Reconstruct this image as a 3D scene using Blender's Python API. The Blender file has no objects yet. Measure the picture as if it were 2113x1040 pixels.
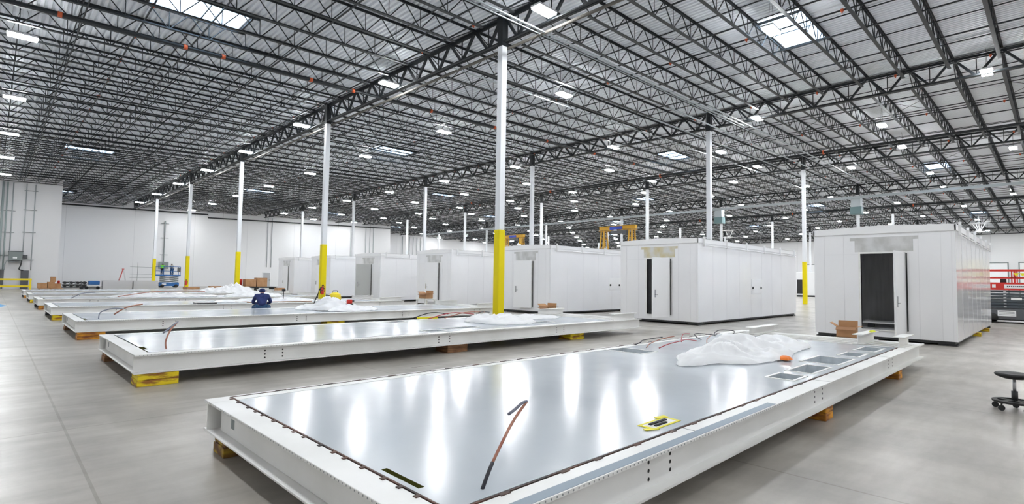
import bpy, bmesh, math, random
from mathutils import Vector, Matrix, noise
random.seed(7)
S=bpy.context.scene; COL=S.collection
# ------------------------------------------------ camera
cam=bpy.data.objects.new('camera',bpy.data.cameras.new('camera')); COL.objects.link(cam)
cam.data.sensor_width=36; cam.data.lens=1098.6/2113*36; cam.data.clip_end=400; cam.data.clip_start=.05
R=[Vector((0.71504412,-0.69891337,0.01523209)),Vector((-0.04797605,-0.02732261,0.99847472)),-Vector((0.69743115,0.71468425,0.05306798))]
M=Matrix(((R[0].x,R[1].x,R[2].x,0),(R[0].y,R[1].y,R[2].y,0),(R[0].z,R[1].z,R[2].z,1.55),(0,0,0,1)))
cam.matrix_world=M; S.camera=cam
# ------------------------------------------------ world, exposure
W=bpy.data.worlds.new('sky'); S.world=W; W.use_nodes=True
bg=W.node_tree.nodes['Background']; bg.inputs[0].default_value=(.72,.86,1,1); bg.inputs[1].default_value=9.0
S.view_settings.view_transform='Standard'; S.view_settings.look='None'; S.view_settings.gamma=1; S.view_settings.use_curve_mapping=False
S.view_settings.exposure=0.78
LAMP=150.0      # emission of every high-bay diffuser
# ------------------------------------------------ helpers
class MB:
    def __init__(s): s.v=[];s.f=[];s.m=[]
    def face(s,pts,m=0):
        n=len(s.v); s.v+= [tuple(p) for p in pts]; s.f.append(tuple(range(n,n+len(pts)))); s.m.append(m); return s
    def box(s,x0,x1,y0,y1,z0,z1,m=0):
        n=len(s.v); s.v+=[(x,y,z) for z in(z0,z1) for y in(y0,y1) for x in(x0,x1)]
        for q in((0,2,3,1),(4,5,7,6),(0,1,5,4),(2,6,7,3),(0,4,6,2),(1,3,7,5)): s.f.append(tuple(n+i for i in q)); s.m.append(m)
        return s
    def bar(s,p,q,w,h,m=0,up=(0,0,1)):
        p=Vector(p);q=Vector(q);d=(q-p).normalized();u=Vector(up)
        if abs(d.dot(u))>.98:u=Vector((0,1,0))
        a=d.cross(u).normalized()*w/2;b=a.cross(d).normalized()*h/2
        n=len(s.v)
        for c in(p,q): s.v+=[tuple(c-a-b),tuple(c+a-b),tuple(c+a+b),tuple(c-a+b)]
        for r in((0,1,2,3),(7,6,5,4),(0,4,5,1),(1,5,6,2),(2,6,7,3),(3,7,4,0)): s.f.append(tuple(n+i for i in r)); s.m.append(m)
        return s
    def tube(s,pts,r,n=6,m=0,cap=True):
        pts=[Vector(p) for p in pts]; rs=r if isinstance(r,(list,tuple)) else [r]*len(pts); base=len(s.v)
        for i,p in enumerate(pts):
            d=(pts[min(i+1,len(pts)-1)]-pts[max(i-1,0)]).normalized()
            u=Vector((0,0,1)) if abs(d.z)<.9 else Vector((1,0,0))
            a=d.cross(u).normalized();b=a.cross(d)
            for k in range(n):
                t=2*math.pi*k/n; s.v.append(tuple(p+(a*math.cos(t)+b*math.sin(t))*rs[i]))
        for i in range(len(pts)-1):
            for k in range(n):
                a0=base+i*n+k;a1=base+i*n+(k+1)%n; s.f.append((a0,a1,a1+n,a0+n)); s.m.append(m)
        if cap:
            s.f.append(tuple(base+k for k in range(n))[::-1]); s.m.append(m)
            e=base+(len(pts)-1)*n; s.f.append(tuple(e+k for k in range(n))); s.m.append(m)
        return s
    def disc(s,c,nrm,r,n=10,m=0):
        c=Vector(c);d=Vector(nrm).normalized();u=Vector((0,0,1)) if abs(d.z)<.9 else Vector((1,0,0))
        a=d.cross(u).normalized();b=a.cross(d)
        return s.face([c+(a*math.cos(2*math.pi*k/n)-b*math.sin(2*math.pi*k/n))*r for k in range(n)],m)
    def lathe(s,prof,c=(0,0,0),n=16,m=0):
        base=len(s.v)
        for r,z in prof:
            for k in range(n):
                t=2*math.pi*k/n; s.v.append((c[0]+r*math.cos(t),c[1]+r*math.sin(t),c[2]+z))
        for i in range(len(prof)-1):
            for k in range(n):
                a0=base+i*n+k;a1=base+i*n+(k+1)%n; s.f.append((a0,a1,a1+n,a0+n)); s.m.append(m)
        return s
    def build(s,name,mats,parent=None,smooth=False,bevel=0,loc=None):
        me=bpy.data.meshes.new(name); me.from_pydata(s.v,[],s.f)
        if not isinstance(mats,(list,tuple)): mats=[mats]
        for m in mats: me.materials.append(m)
        me.polygons.foreach_set('material_index',s.m)
        if smooth: me.polygons.foreach_set('use_smooth',[True]*len(s.f))
        me.update()
        o=bpy.data.objects.new(name,me); COL.objects.link(o)
        if parent: o.parent=parent
        if loc: o.location=loc
        if bevel:
            b=o.modifiers.new('bevel','BEVEL'); b.width=bevel; b.segments=2; b.limit_method='ANGLE'
        return o
def tag(o,label=None,cat=None,group=None,kind=None):
    if label:o['label']=label
    if cat:o['category']=cat
    if group:o['group']=group
    if kind:o['kind']=kind
    return o
def thing(name,label,cat,loc=(0,0,0),rz=0,group=None):
    o=bpy.data.objects.new(name,None); COL.objects.link(o); o.location=loc; o.rotation_euler=(0,0,rz); o.empty_display_size=.1
    return tag(o,label,cat,group)
def copy_tree(o,parent=None):
    c=o.copy(); COL.objects.link(c)
    if parent: c.parent=parent
    for ch in [x for x in bpy.data.objects if x.parent==o]: copy_tree(ch,c)
    return c
# ------------------------------------------------ materials
def mat(name,col,rough=.5,metal=0,spec=None,emis=None,es=0):
    m=bpy.data.materials.new(name); m.use_nodes=True; b=m.node_tree.nodes['Principled BSDF']
    b.inputs['Base Color'].default_value=(*col,1); b.inputs['Roughness'].default_value=rough; b.inputs['Metallic'].default_value=metal
    if spec is not None: b.inputs['Specular IOR Level'].default_value=spec
    if emis: b.inputs['Emission Color'].default_value=(*emis,1); b.inputs['Emission Strength'].default_value=es
    return m
def nmat(name,c1,c2,scale,rough=.5,r2=None,metal=0,detail=6,stretch=(1,1,1),lo=.35,hi=.65,bump=0,spec=None):
    m=mat(name,c1,rough,metal,spec); nt=m.node_tree; b=nt.nodes['Principled BSDF']
    tc=nt.nodes.new('ShaderNodeTexCoord'); mp=nt.nodes.new('ShaderNodeMapping'); mp.inputs['Scale'].default_value=stretch
    n=nt.nodes.new('ShaderNodeTexNoise'); n.inputs['Scale'].default_value=scale; n.inputs['Detail'].default_value=detail
    r=nt.nodes.new('ShaderNodeValToRGB'); r.color_ramp.elements[0].color=(*c1,1); r.color_ramp.elements[1].color=(*c2,1)
    r.color_ramp.elements[0].position=lo; r.color_ramp.elements[1].position=hi
    L=nt.links.new; L(tc.outputs['Object'],mp.inputs['Vector']); L(mp.outputs[0],n.inputs['Vector']); L(n.outputs['Fac'],r.inputs[0]); L(r.outputs[0],b.inputs['Base Color'])
    if r2 is not None:
        mr=nt.nodes.new('ShaderNodeMapRange'); mr.inputs['From Min'].default_value=lo; mr.inputs['From Max'].default_value=hi; mr.inputs['To Min'].default_value=rough; mr.inputs['To Max'].default_value=r2
        L(n.outputs['Fac'],mr.inputs[0]); L(mr.outputs[0],b.inputs['Roughness'])
    if bump:
        bp=nt.nodes.new('ShaderNodeBump'); bp.inputs['Strength'].default_value=bump; bp.inputs['Distance'].default_value=.02; L(n.outputs['Fac'],bp.inputs['Height']); L(bp.outputs[0],b.inputs['Normal'])
    return m
def floor_mat():
    m=mat('polished_concrete',(.4,.38,.35),.28); nt=m.node_tree; b=nt.nodes['Principled BSDF']; L=nt.links.new; N=nt.nodes.new
    tc=N('ShaderNodeTexCoord')
    def noi(sc,det,st=(1,1,1),rz=0):
        mp=N('ShaderNodeMapping'); mp.inputs['Scale'].default_value=st; mp.inputs['Rotation'].default_value=(0,0,rz); n=N('ShaderNodeTexNoise'); n.inputs['Scale'].default_value=sc; n.inputs['Detail'].default_value=det; n.inputs['Roughness'].default_value=.6
        L(tc.outputs['Object'],mp.inputs[0]); L(mp.outputs[0],n.inputs['Vector']); return n
    a=noi(.55,9,(1.3,.5,1),.5); c=noi(1.7,9,(.45,1.7,1),.75)
    r=N('ShaderNodeValToRGB'); e=r.color_ramp.elements; e[0].position=.15; e[0].color=(.17,.155,.135,1); e[1].position=.82; e[1].color=(.62,.585,.535,1)
    L(a.outputs['Fac'],r.inputs[0])
    r2=N('ShaderNodeValToRGB'); e=r2.color_ramp.elements; e[0].position=.12; e[0].color=(.62,.61,.59,1); e[1].position=.72; e[1].color=(1.08,1.08,1.08,1)
    L(c.outputs['Fac'],r2.inputs[0])
    mx=N('ShaderNodeMixRGB'); mx.blend_type='MULTIPLY'; mx.inputs[0].default_value=1; L(r.outputs[0],mx.inputs[1]); L(r2.outputs[0],mx.inputs[2])
    # saw-cut joints
    br=N('ShaderNodeTexBrick'); br.offset=0; br.inputs['Scale'].default_value=1; br.inputs['Mortar Size'].default_value=.012; br.inputs['Brick Width'].default_value=4.157; br.inputs['Row Height'].default_value=3.563
    br.inputs['Color1'].default_value=(1,1,1,1); br.inputs['Color2'].default_value=(1,1,1,1); br.inputs['Mortar'].default_value=(.72,.70,.66,1)
    mp=N('ShaderNodeMapping'); mp.inputs['Location'].default_value=(3.56,.2,0); L(tc.outputs['Object'],mp.inputs[0]); L(mp.outputs[0],br.inputs[0])
    m2=N('ShaderNodeMixRGB'); m2.blend_type='MULTIPLY'; m2.inputs[0].default_value=1; L(mx.outputs[0],m2.inputs[1]); L(br.outputs['Color'],m2.inputs[2])
    L(m2.outputs[0],b.inputs['Base Color'])
    mr=N('ShaderNodeMapRange'); mr.inputs['From Min'].default_value=.1; mr.inputs['From Max'].default_value=.9; mr.inputs['To Min'].default_value=.44; mr.inputs['To Max'].default_value=.22
    L(c.outputs['Fac'],mr.inputs[0]); L(mr.outputs[0],b.inputs['Roughness'])
    return m
def wall_mat():
    m=mat('white_precast_wall',(.78,.78,.79),.7); nt=m.node_tree; b=nt.nodes['Principled BSDF']; L=nt.links.new; N=nt.nodes.new
    tc=N('ShaderNodeTexCoord'); mp=N('ShaderNodeMapping'); mp.inputs['Rotation'].default_value=(math.pi/2,0,0)
    sx=N('ShaderNodeSeparateXYZ'); L(tc.outputs['Object'],sx.inputs[0])
    ad=N('ShaderNodeMath'); ad.operation='ADD'; L(sx.outputs[0],ad.inputs[0]); L(sx.outputs[1],ad.inputs[1])
    cb=N('ShaderNodeCombineXYZ'); L(ad.outputs[0],cb.inputs[0]); L(sx.outputs[2],cb.inputs[1])
    br=N('ShaderNodeTexBrick'); br.offset=0; br.inputs['Scale'].default_value=1; br.inputs['Mortar Size'].default_value=.02; br.inputs['Brick Width'].default_value=7.1; br.inputs['Row Height'].default_value=40
    br.inputs['Color1'].default_value=(.74,.74,.755,1); br.inputs['Color2'].default_value=(.78,.78,.79,1); br.inputs['Mortar'].default_value=(.58,.58,.60,1)
    L(cb.outputs[0],br.inputs[0]); L(br.outputs['Color'],b.inputs['Base Color'])
    return m
FLOOR=floor_mat(); WALL=wall_mat()
DECKM=mat('white_roof_deck',(.80,.82,.86),.5)
BLACK=mat('black_steel',(.010,.013,.016),.5)
WHITE=nmat('white_enamel_panel',(.87,.87,.89),(.90,.90,.92),.8,.12)
WHITEM=mat('white_matt_paint',(.88,.88,.89),.5)
FRAME=nmat('white_primer_frame',(.78,.775,.755),(.86,.855,.84),1.6,.42)
DECKP=nmat('pale_grey_floor_paint',(.50,.54,.58),(.54,.58,.62),1.1,.14,.21,lo=.3,hi=.7,spec=.3)
COLM=mat('white_column_paint',(.78,.80,.83),.45)
YEL=mat('yellow_column_wrap',(.82,.67,.004),.5,spec=.25)
YELR=mat('yellow_rail_paint',(.85,.66,.01),.4)
GAP=nmat('dark_seam_strip',(.02,.015,.015),(.12,.05,.03),6,.6)
HOLE=mat('dark_hole',(.01,.01,.01),.8)
GALV=nmat('galvanised_steel',(.50,.54,.57),(.62,.66,.69),12,.4,metal=.15)
TAPE=mat('blue_edge_tape',(.25,.31,.37),.5)
CRIB=nmat('yellow_painted_timber',(.33,.13,.02),(.82,.62,.01),2.4,.6,stretch=(1.4,1.4,7),lo=.40,hi=.52)
CRIBO=nmat('orange_worn_timber',(.22,.06,.015),(.75,.33,.02),2.6,.6,stretch=(1.4,1.4,7),lo=.38,hi=.6)
CRIBB=nmat('brown_timber',(.16,.07,.03),(.35,.18,.08),4,.7,stretch=(1,1,6))
CRIBM=nmat('brown_yellow_timber',(.14,.06,.02),(.55,.36,.03),2.6,.6,stretch=(1.4,3,5),lo=.42,hi=.66)
CARD=nmat('cardboard',(.42,.22,.10),(.50,.28,.14),3,.75)
CARDD=mat('cardboard_inside',(.30,.15,.07),.8)
DARKIN=nmat('dark_interior_lining',(.62,.62,.63),(.72,.72,.73),3,.3,stretch=(1,4,.4))
BARE=nmat('bare_patch_metal',(.50,.50,.49),(.66,.66,.66),3,.4)
BARET=nmat('tan_patch_metal',(.60,.52,.30),(.66,.66,.64),3,.4)
GREYD=mat('grey_door',(.46,.47,.46),.4)
CHROME=mat('chrome_handle',(.5,.5,.52),.2,.9)
SKID=mat('dark_skid_base',(.045,.048,.05),.5)
CONDUIT=mat('galvanised_conduit',(.42,.46,.48),.5,.2)
TEAL=mat('teal_grey_heater',(.12,.20,.21),.45)
ORANGE=mat('orange_coupling',(.55,.09,.02),.45)
RED=mat('red_paint',(.62,.03,.02),.35)
BLUE=mat('blue_machine_paint',(.02,.13,.38),.4)
NAVY=nmat('navy_cloth',(.012,.025,.11),(.03,.045,.16),8,.85)
JEAN=mat('blue_jeans',(.02,.07,.16),.85)
DARKC=mat('dark_cloth',(.02,.02,.025),.85)
HIVIS=mat('lime_hi_vis_cloth',(.16,.70,.04),.8)
SKIN=mat('skin',(.45,.25,.17),.6)
GRAYC=mat('grey_cloth',(.25,.25,.23),.85)
RUBBER=mat('black_rubber',(.015,.015,.016),.6)
SILVER=mat('silver_aluminium',(.6,.6,.62),.3,.7)
EQUIP=mat('grey_equipment',(.22,.25,.25),.5)
EQUIPD=mat('dark_grey_cabinet',(.10,.105,.115),.5)
PIPEG=mat('green_grey_pipe',(.32,.38,.38),.5)
YCR=mat('yellow_crane_paint',(.62,.34,.02),.45)
WIREB=mat('black_cable',(.03,.03,.04),.5)
WIREC=nmat('copper_brown_cable',(.35,.12,.08),(.45,.22,.15),9,.5)
WIRER=mat('red_cable',(.42,.05,.07),.5)
GREYT=mat('grey_tube',(.16,.17,.22),.5)
BLUEP=mat('blue_floor_paint',(.02,.30,.62),.5)
OLIVE=mat('olive_channel_lining',(.12,.12,.02),.5)
CAUT=mat('yellow_caution_tape',(.80,.72,.02),.5)
ORG=mat('orange_netting',(.85,.20,.01),.6)
YG=mat('yellow_green_glove',(.6,.62,.02),.7)
PLATE=mat('black_plate',(.02,.02,.022),.35)
LAMPM=mat('lamp_diffuser',(.9,.9,.9),.5,emis=(.95,.98,1),es=LAMP)
LAMPH=mat('lamp_housing',(.65,.66,.68),.4)
def film_mat(name,col=(.88,.88,.90)):
    m=mat(name,col,.35); nt=m.node_tree; b=nt.nodes['Principled BSDF']
    tr=nt.nodes.new('ShaderNodeBsdfTranslucent'); tr.inputs[0].default_value=(*col,1); mx=nt.nodes.new('ShaderNodeMixShader'); mx.inputs[0].default_value=.2
    out=nt.nodes['Material Output']; nt.links.new(b.outputs[0],mx.inputs[1]); nt.links.new(tr.outputs[0],mx.inputs[2]); nt.links.new(mx.outputs[0],out.inputs[0]); return m
FILM=film_mat('white_plastic_film',(.97,.97,.98))
def pane_mat():
    m=bpy.data.materials.new('skylight_glazing'); m.use_nodes=True; nt=m.node_tree; nt.nodes.clear(); N=nt.nodes.new
    o=N('ShaderNodeOutputMaterial'); t=N('ShaderNodeBsdfTransparent'); t.inputs[0].default_value=(.9,.95,1,1); tr=N('ShaderNodeBsdfTranslucent'); tr.inputs[0].default_value=(.8,.9,1,1); mx=N('ShaderNodeMixShader'); mx.inputs[0].default_value=.35
    nt.links.new(t.outputs[0],mx.inputs[1]); nt.links.new(tr.outputs[0],mx.inputs[2]); nt.links.new(mx.outputs[0],o.inputs[0]); return m
PANE=pane_mat()
# ------------------------------------------------ grid
X0,SX=13.066,16.627; Y0,SY=14.05,14.252
ROWX=[X0+SX*i for i in range(-1,7)]                     # -3.56 ... 112.83
ROWZ=[-.321,0,.321,.642,.68,.36,.04,-.28]
def DZ(x):
    for i in range(7):
        if x<=ROWX[i+1] or i==6: return ROWZ[i]+(ROWZ[i+1]-ROWZ[i])*(x-ROWX[i])/SX
NJ=9; PY=SY/NJ
XL,XR,YN,YF=-4.2,113.4,-15.6,100.4
# ------------------------------------------------ setting
fl=MB(); fl.box(XL,XR,YN,YF,-.3,0); tag(fl.build('floor',FLOOR),kind='structure')
def wall(name,x0,x1,y0,y1,h=12.2):
    return tag(MB().box(x0,x1,y0,y1,0,h).build(name,WALL),kind='structure')
wall('wall_left',XL-.3,XL,YN,70.6); wall('wall_near',XL-.3,XR+.3,YN-.3,YN); wall('wall_right',XR,XR+.3,YN,YF)
def Lwall(name,x0,x1,y,yend):   # precast wall with its return toward +Y
    b=MB(); b.box(x0,x1,y,y+.3,0,12.3); b.box(x1-.3,x1,y+.3,yend,0,12.3); tag(b.build(name,WALL),kind='structure')
Lwall('wall_back_left',XL-.3,4.8,70.6,86.0); Lwall('wall_back',4.8,52.4,86.0,100.4); wall('wall_back_right',52.4,XR+.3,100.4,100.7)
# roof deck with real ribs running along Y and skylight openings
SKY=[(x0,x0+2.85,Y0+PY*k+.06,Y0+PY*(k+1)-.06) for x0,ks in ((3.5,(4,23,41)),(20.35,(-5,13,31)),(37.0,(4,23,41)),(55.9,(-5,13,31,49)),(73.2,(4,23,41)),(90,(-5,13,31,49))) for k in ks if Y0+PY*k>-14]
dk=MB(); P=.2; n=int((XR-XL)/P)+1
for i in range(n):
    x=XL+i*P; z=11.28+DZ(x); z2=11.28+DZ(x+P)
    segs=[YN,YF]; cuts=sorted([(s[2],s[3]) for s in SKY if x+P>s[0]+.01 and x<s[1]-.01])
    ys=[];y=YN
    for a,b_ in cuts: ys.append((y,a)); y=b_
    ys.append((y,YF))
    pr_=[(x,z),(x+.09,z),(x+.115,z+.075),(x+.175,z+.075),(x+P,z2)]
    for a,b_ in ys:
        for (xa,za),(xb,zb) in zip(pr_,pr_[1:]): dk.face([(xa,a,za),(xa,b_,za),(xb,b_,zb),(xb,a,zb)])
tag(dk.build('ceiling',DECKM),kind='structure')
for i,(xa,xb,ya,yb) in enumerate(SKY):
    zc=11.28+DZ((xa+xb)/2)
    where='over the '+('left','central','right','fourth','fifth','farthest')[[3.5,20.35,37.0,55.9,73.2,90].index(xa)]+' bays'
    t=thing('skylight','bright roof skylight '+where+', number %d from near side'%(1+sum(1 for s in SKY[:i] if s[0]==xa)),'skylight',((xa+xb)/2,(ya+yb)/2,zc),group='roof skylights')
    w,d=(xb-xa)/2,(yb-ya)/2
    f=MB(); f.box(-w-.05,w+.05,-d-.05,-d,-.06,.55); f.box(-w-.05,w+.05,d,d+.05,-.06,.55); f.box(-w-.05,-w,-d,d,-.06,.55); f.box(w,w+.05,-d,d,-.06,.55)
    f.build('curb',WHITEM,t); MB().box(-w-.05,w+.05,-d-.05,d+.05,.55,.56).build('glazing',PANE,t)
    g=MB(); 
    for yy in(-d-.09,d+.09): g.bar((-w-.3,yy,-.1),(w+.3,yy,-.1),.06,.09)
    g.bar((-w-.08,-d,-.1),(-w-.08,d,-.1),.06,.09); g.bar((w+.08,-d,-.1),(w+.08,d,-.1),.06,.09)
    g.build('trimmer_frame',BLACK,t)
# ------------------------------------------------ joists
L=SX
def joist_parts(mid=False):
    tc=MB(); bc=MB(); wb=MB()
    tc.box(.02,L-.02,-.065,.065,-.012,0); tc.box(.02,L-.02,-.022,-.014,-.065,-.012); tc.box(.02,L-.02,.014,.022,-.065,-.012)
    D=.76; p=L/13
    bc.box(1.0,L-1.0,-.062,.062,-D,-D+.014); bc.box(1.0,L-1.0,-.022,-.014,-D+.012,-D+.06); bc.box(1.0,L-1.0,.014,.022,-D+.012,-D+.06)
    for k in range(1,13):
        x=k*p
        for a,b in((max(.1,x-p/2) if k>1 else .12,x-.03),((L-.12) if k==12 else x+p/2,x+.03)):
            wb.tube([(a,0,-.04),(b,0,-D+.03)],.020,5,cap=False)
        if not(k==1 or k==12): wb.tube([(x,0,-.03),(x,0,-D+.03)],.015,4,cap=False)
    return tc,bc,wb
tc,bc,wb=joist_parts()
jb=MB()
for q in (tc,bc,wb):
    n0=len(jb.v); jb.v+=q.v; jb.f+=[tuple(i+n0 for i in f) for f in q.f]; jb.m+=q.m
jl=[]
for b in range(7):
    xa=ROWX[b]
    for k in range(-18,55):
        y=Y0+PY*k
        if y<-8 or y>(85.5 if b<3 else 99.8) or (b==0 and y>70): continue
        xm=xa+SX/2; ang=math.degrees(math.atan2(xm,max(y,.01) if y>0 else y))
        dist=math.hypot(xm,y); vis=(y>-1.5 or xm>200)
        jl.append((dist if vis else 999+dist,b,y))
jl.sort()
BN=['leftmost','central','right','fourth','fifth','sixth','farthest']
JL='black open-web roof joist of the %s bay, number %d from the near side'
JLAB=JL%('first',1)
jp=None; jm=None; stuff=[]
for i,(d,b,y) in enumerate(jl):
    xa=ROWX[b]; tilt=-math.atan2(ROWZ[b+1]-ROWZ[b],SX); loc=(xa,y,11.265+ROWZ[b])
    if i<300:
        if jp is None:
            jp=thing('roof_joist',JLAB,'roof joist',group='roof joists')
            tc.build('top_chord',BLACK,jp); bc.build('bottom_chord',BLACK,jp); wb.build('web',BLACK,jp,smooth=True); o=jp; JCH=list(jp.children) or [x for x in bpy.data.objects if x.parent==jp]
        else:
            o=jp.copy(); COL.objects.link(o)
            for c in JCH:
                cc=c.copy(); COL.objects.link(cc); cc.parent=o
    elif False:
        if jm is None: jm=jb.build('roof_joist',BLACK); tag(jm,JLAB,'roof joist','roof joists'); o=jm
        else: o=jm.copy(); COL.objects.link(o)
    else: stuff.append((loc,tilt)); continue
    o.location=loc; o.rotation_euler=(0,tilt,0); o['label']=JL%(BN[b],round((y-Y0)/PY)+9)
def trimmed(x0,ks,b):
    q=MB(); D=.76
    q.box(x0,L-.02,-.065,.065,-.012,0); q.box(x0,L-.02,-.022,-.014,-.065,-.012); q.box(x0,L-.02,.014,.022,-.065,-.012); q.box(x0+.3,L-1.0,-.055,.055,-D,-D+.06)
    for k in range(1,13):
        x=k*L/13
        for a in (x-L/26,x+L/26):
            if a>x0+.1 and x>x0+.3: q.tube([(a,0,-.04),(x,0,-.73)],.018,4,cap=False)
    o0=None
    for k in ks:
        y=Y0+PY*k
        if o0 is None: o0=q.build('short_roof_joist',BLACK); o=o0
        else: o=o0.copy(); COL.objects.link(o)
        o.location=(ROWX[b],y,11.265+ROWZ[b]); o.rotation_euler=(0,-math.atan2(ROWZ[b+1]-ROWZ[b],SX),0)
        tag(o,'black shortened roof joist of the %s bay, number %d from the near side'%(BN[b],k+9),'roof joist','short roof joists')
trimmed(8.5,range(36,46),0); trimmed(6.5,range(46,55),2)
sb=MB()
lite=MB()   # same joist, four-sided web rods
for q in (tc,bc): n0=len(lite.v); lite.v+=q.v; lite.f+=[tuple(i+n0 for i in f) for f in q.f]; lite.m+=q.m
for k in range(1,13):
    x=k*L/13
    for a in (x-L/26,x+L/26): lite.tube([(a,0,-.04),(x,0,-.73)],.02,3,cap=False)
for loc,tilt in stuff:
    n0=len(sb.v); c,s_=math.cos(tilt),math.sin(tilt)
    sb.v+=[(loc[0]+v[0]*c+v[2]*s_,loc[1]+v[1],loc[2]-v[0]*s_+v[2]*c) for v in lite.v]
    sb.f+=[tuple(i+n0 for i in f) for f in lite.f]; sb.m+=lite.m
tag(sb.build('distant_roof_joists',BLACK),'the farthest black open-web roof joists merging into a dark lattice','roof joists',kind='stuff')
# ------------------------------------------------ girders + columns
def girder_parts():
    t=MB(); b=MB(); w=MB(); D=.95
    for s in(-1,1):
        t.box(s*.015 if s>0 else -.13,.13 if s>0 else -.015,.15,SY-.15,-.014,0); t.box(*( (.015,.03) if s>0 else (-.03,-.015)),.15,SY-.15,-.11,-.014)
        b.box(s*.015 if s>0 else -.12,.12 if s>0 else -.015,.16,SY-.16,-D,-D+.014); b.box(*( (.015,.03) if s>0 else (-.03,-.015)),.16,SY-.16,-D+.014,-D+.11)
    for k in range(NJ):
        y=(k+.5)*PY
        for yy in(max(.17,k*PY+.06),min(SY-.17,(k+1)*PY-.06)):
            w.bar((0,yy,-.06),(0,y+(-.05 if yy<y else .05),-D+.06),.09,.09,up=(1,0,0))
        w.bar((0,y,-.05),(0,y,-D+.05),.035,.035)
    return t,b,w
gt,gb,gw=girder_parts(); g0=None
RN=['left','front','second','third','fourth','fifth','sixth','last']
ORD=['first','second','third','fourth','fifth','sixth','seventh','eighth']
def girder(i,j):
    global g0,GCH
    lab='black steel truss girder along the %s column row, %s span from the near end'%(RN[i],ORD[j+2] if j+2<8 else 'last')
    if g0 is None:
        g0=thing('truss_girder',lab,'girder',group='roof truss girders')
        gt.build('top_chord',BLACK,g0); gb.build('bottom_chord',BLACK,g0); gw.build('web',BLACK,g0); o=g0; GCH=[x for x in bpy.data.objects if x.parent==g0]
    else:
        o=g0.copy(); COL.objects.link(o); o['label']=lab
        for c in GCH: cc=c.copy(); COL.objects.link(cc); cc.parent=o
    o.location=(ROWX[i],Y0+SY*j,11.19+ROWZ[i])
for i in range(8):
    for j in range(-2,6):
        if j==5 and i<4: continue
        if i==0 and j>3: continue
        girder(i,j)
def column(i,j):
    x,y=ROWX[i],Y0+SY*j; h=10.12+ROWZ[i]
    if i==1 and j==0: lab='nearest and tallest-looking white column with a yellow-wrapped base, in the picture centre'
    elif i==1: lab='white column with yellow-wrapped base in the front row, %s behind the nearest column'%ORD[j-1] if j>0 else 'white front-row column beside the camera'
    else: lab='white steel column in the %s column row, %s from the near side'%(RN[i],ORD[j+1])
    t=thing('building_column',lab,'column',(x,y,0),group='building columns')
    s=.125 if i!=0 else .125
    MB().box(-s,s,-s,s,3.36,h).build('shaft',COLM,t,bevel=.012)
    MB().box(-s-.02,s+.02,-s-.02,s+.02,0,3.36).build('protective_wrap',YEL,t,bevel=.02)
    c=MB(); c.box(-s-.03,s+.03,-s-.03,s+.03,h,h+.03); c.box(-s-.01,s+.01,-s-.01,s+.01,h+.03,h+1.06); c.box(-.16,.16,-.16,.16,h+1.06,h+1.075); c.build('cap',BLACK,t)
for i in range(0,8):
    for j in range(-1,7):
        if i==0 and j>3: continue
        if i in(1,2,3) and j>4: continue
        if i==7 or (i>0 and j<0 and i<7 and False): continue
        if j==6: continue
        column(i,j)
# ------------------------------------------------ bridging lines along Y, sprinkler pipes, conduits
def yrun(name,x,z,y0,y1,r,m,lab,cat,grp,square=True):
    b=MB()
    if square: b.bar((x,y0,z),(x,y1,z),r*1.6,r*1.6)
    else: b.tube([(x,y0,z),(x,y1,z)],r,10)
    return tag(b.build(name,m,smooth=not square),lab,cat,grp)
for b in range(7):
    for f in (.14,.325,.52,.70,.87):
        ye=70 if b==0 and f<.53 else 85.3 if b<3 else 99.6
        x=ROWX[b]+SX*f; zz=11.28+DZ(x)
        yrun('joist_bridging',x,zz-.755,YN+.3,ye,.026,BLACK,'thin black bridging angle under the joists of the %s bay, %s run'%(BN[b],ORD[round(f*5.3)]),'bridging angle','joist bridging angles')
        yrun('joist_bridging',x,zz-.09,YN+.3,ye,.022,BLACK,'thin black bridging angle at the joist tops of the %s bay, %s run'%(BN[b],ORD[round(f*5.3)]),'bridging angle','upper joist bridging angles')
# X bridging in one line per bay
    for f in (.325,):
        x=ROWX[b]+SX*f; nb=0
        for k in range(-3,44 if b<3 else 54):
            y=Y0+PY*(k-6); z=11.28+DZ(x)
            if y+PY>ye: break
            if k%3==0 and y>-1: nb+=1; xb=MB(); xb.tube([(x,y,z-.74),(x,y+PY,z-.1)],.012,4,cap=False); xb.tube([(x,y,z-.1),(x,y+PY,z-.74)],.012,4,cap=False); tag(xb.build('cross_bracing',BLACK),'black crossed bracing rods between joists of the %s bay, number %d from near side'%(BN[b],nb),'cross bracing','joist cross bracing')
def sprinkler_line(x,y0,y1,r,lab,zo=-.62,step=3.17,heads=True):
    t=thing('sprinkler_pipe',lab,'sprinkler pipe',(x,0,11.28+DZ(x)+zo),group='sprinkler pipes')
    MB().tube([(0,y0,0),(0,y1,0)],r,8).build('pipe',BLACK,t,smooth=True)
    y=y0+1.1; k=0
    while y<min(y1,60):
        c=MB(); c.tube([(0,y-.045,0),(0,y+.045,0)],r*1.8,8); c.tube([(0,y,0),(0,y,-.1)],.022,6); c.build('coupling',ORANGE,t,smooth=True)
        y+=step; k+=1
for b in range(6):
    for n_,f in enumerate((.42,.93)):
        x=ROWX[b]+SX*f
        sprinkler_line(x,YN+.3,(70 if b==0 and n_==0 else 85) if b<3 else 99,.03,'thin black sprinkler branch with orange couplings, %s line of the %s bay'%(('first','second')[n_],BN[b]))
for x in (41.2,74.4): sprinkler_line(x,YN+.3,85 if x<50 else 99,.085,'thick black sprinkler main with orange-red couplings in the %s bay'%('right' if x<50 else 'sixth'),zo=-1.0,step=12.7)
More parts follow.
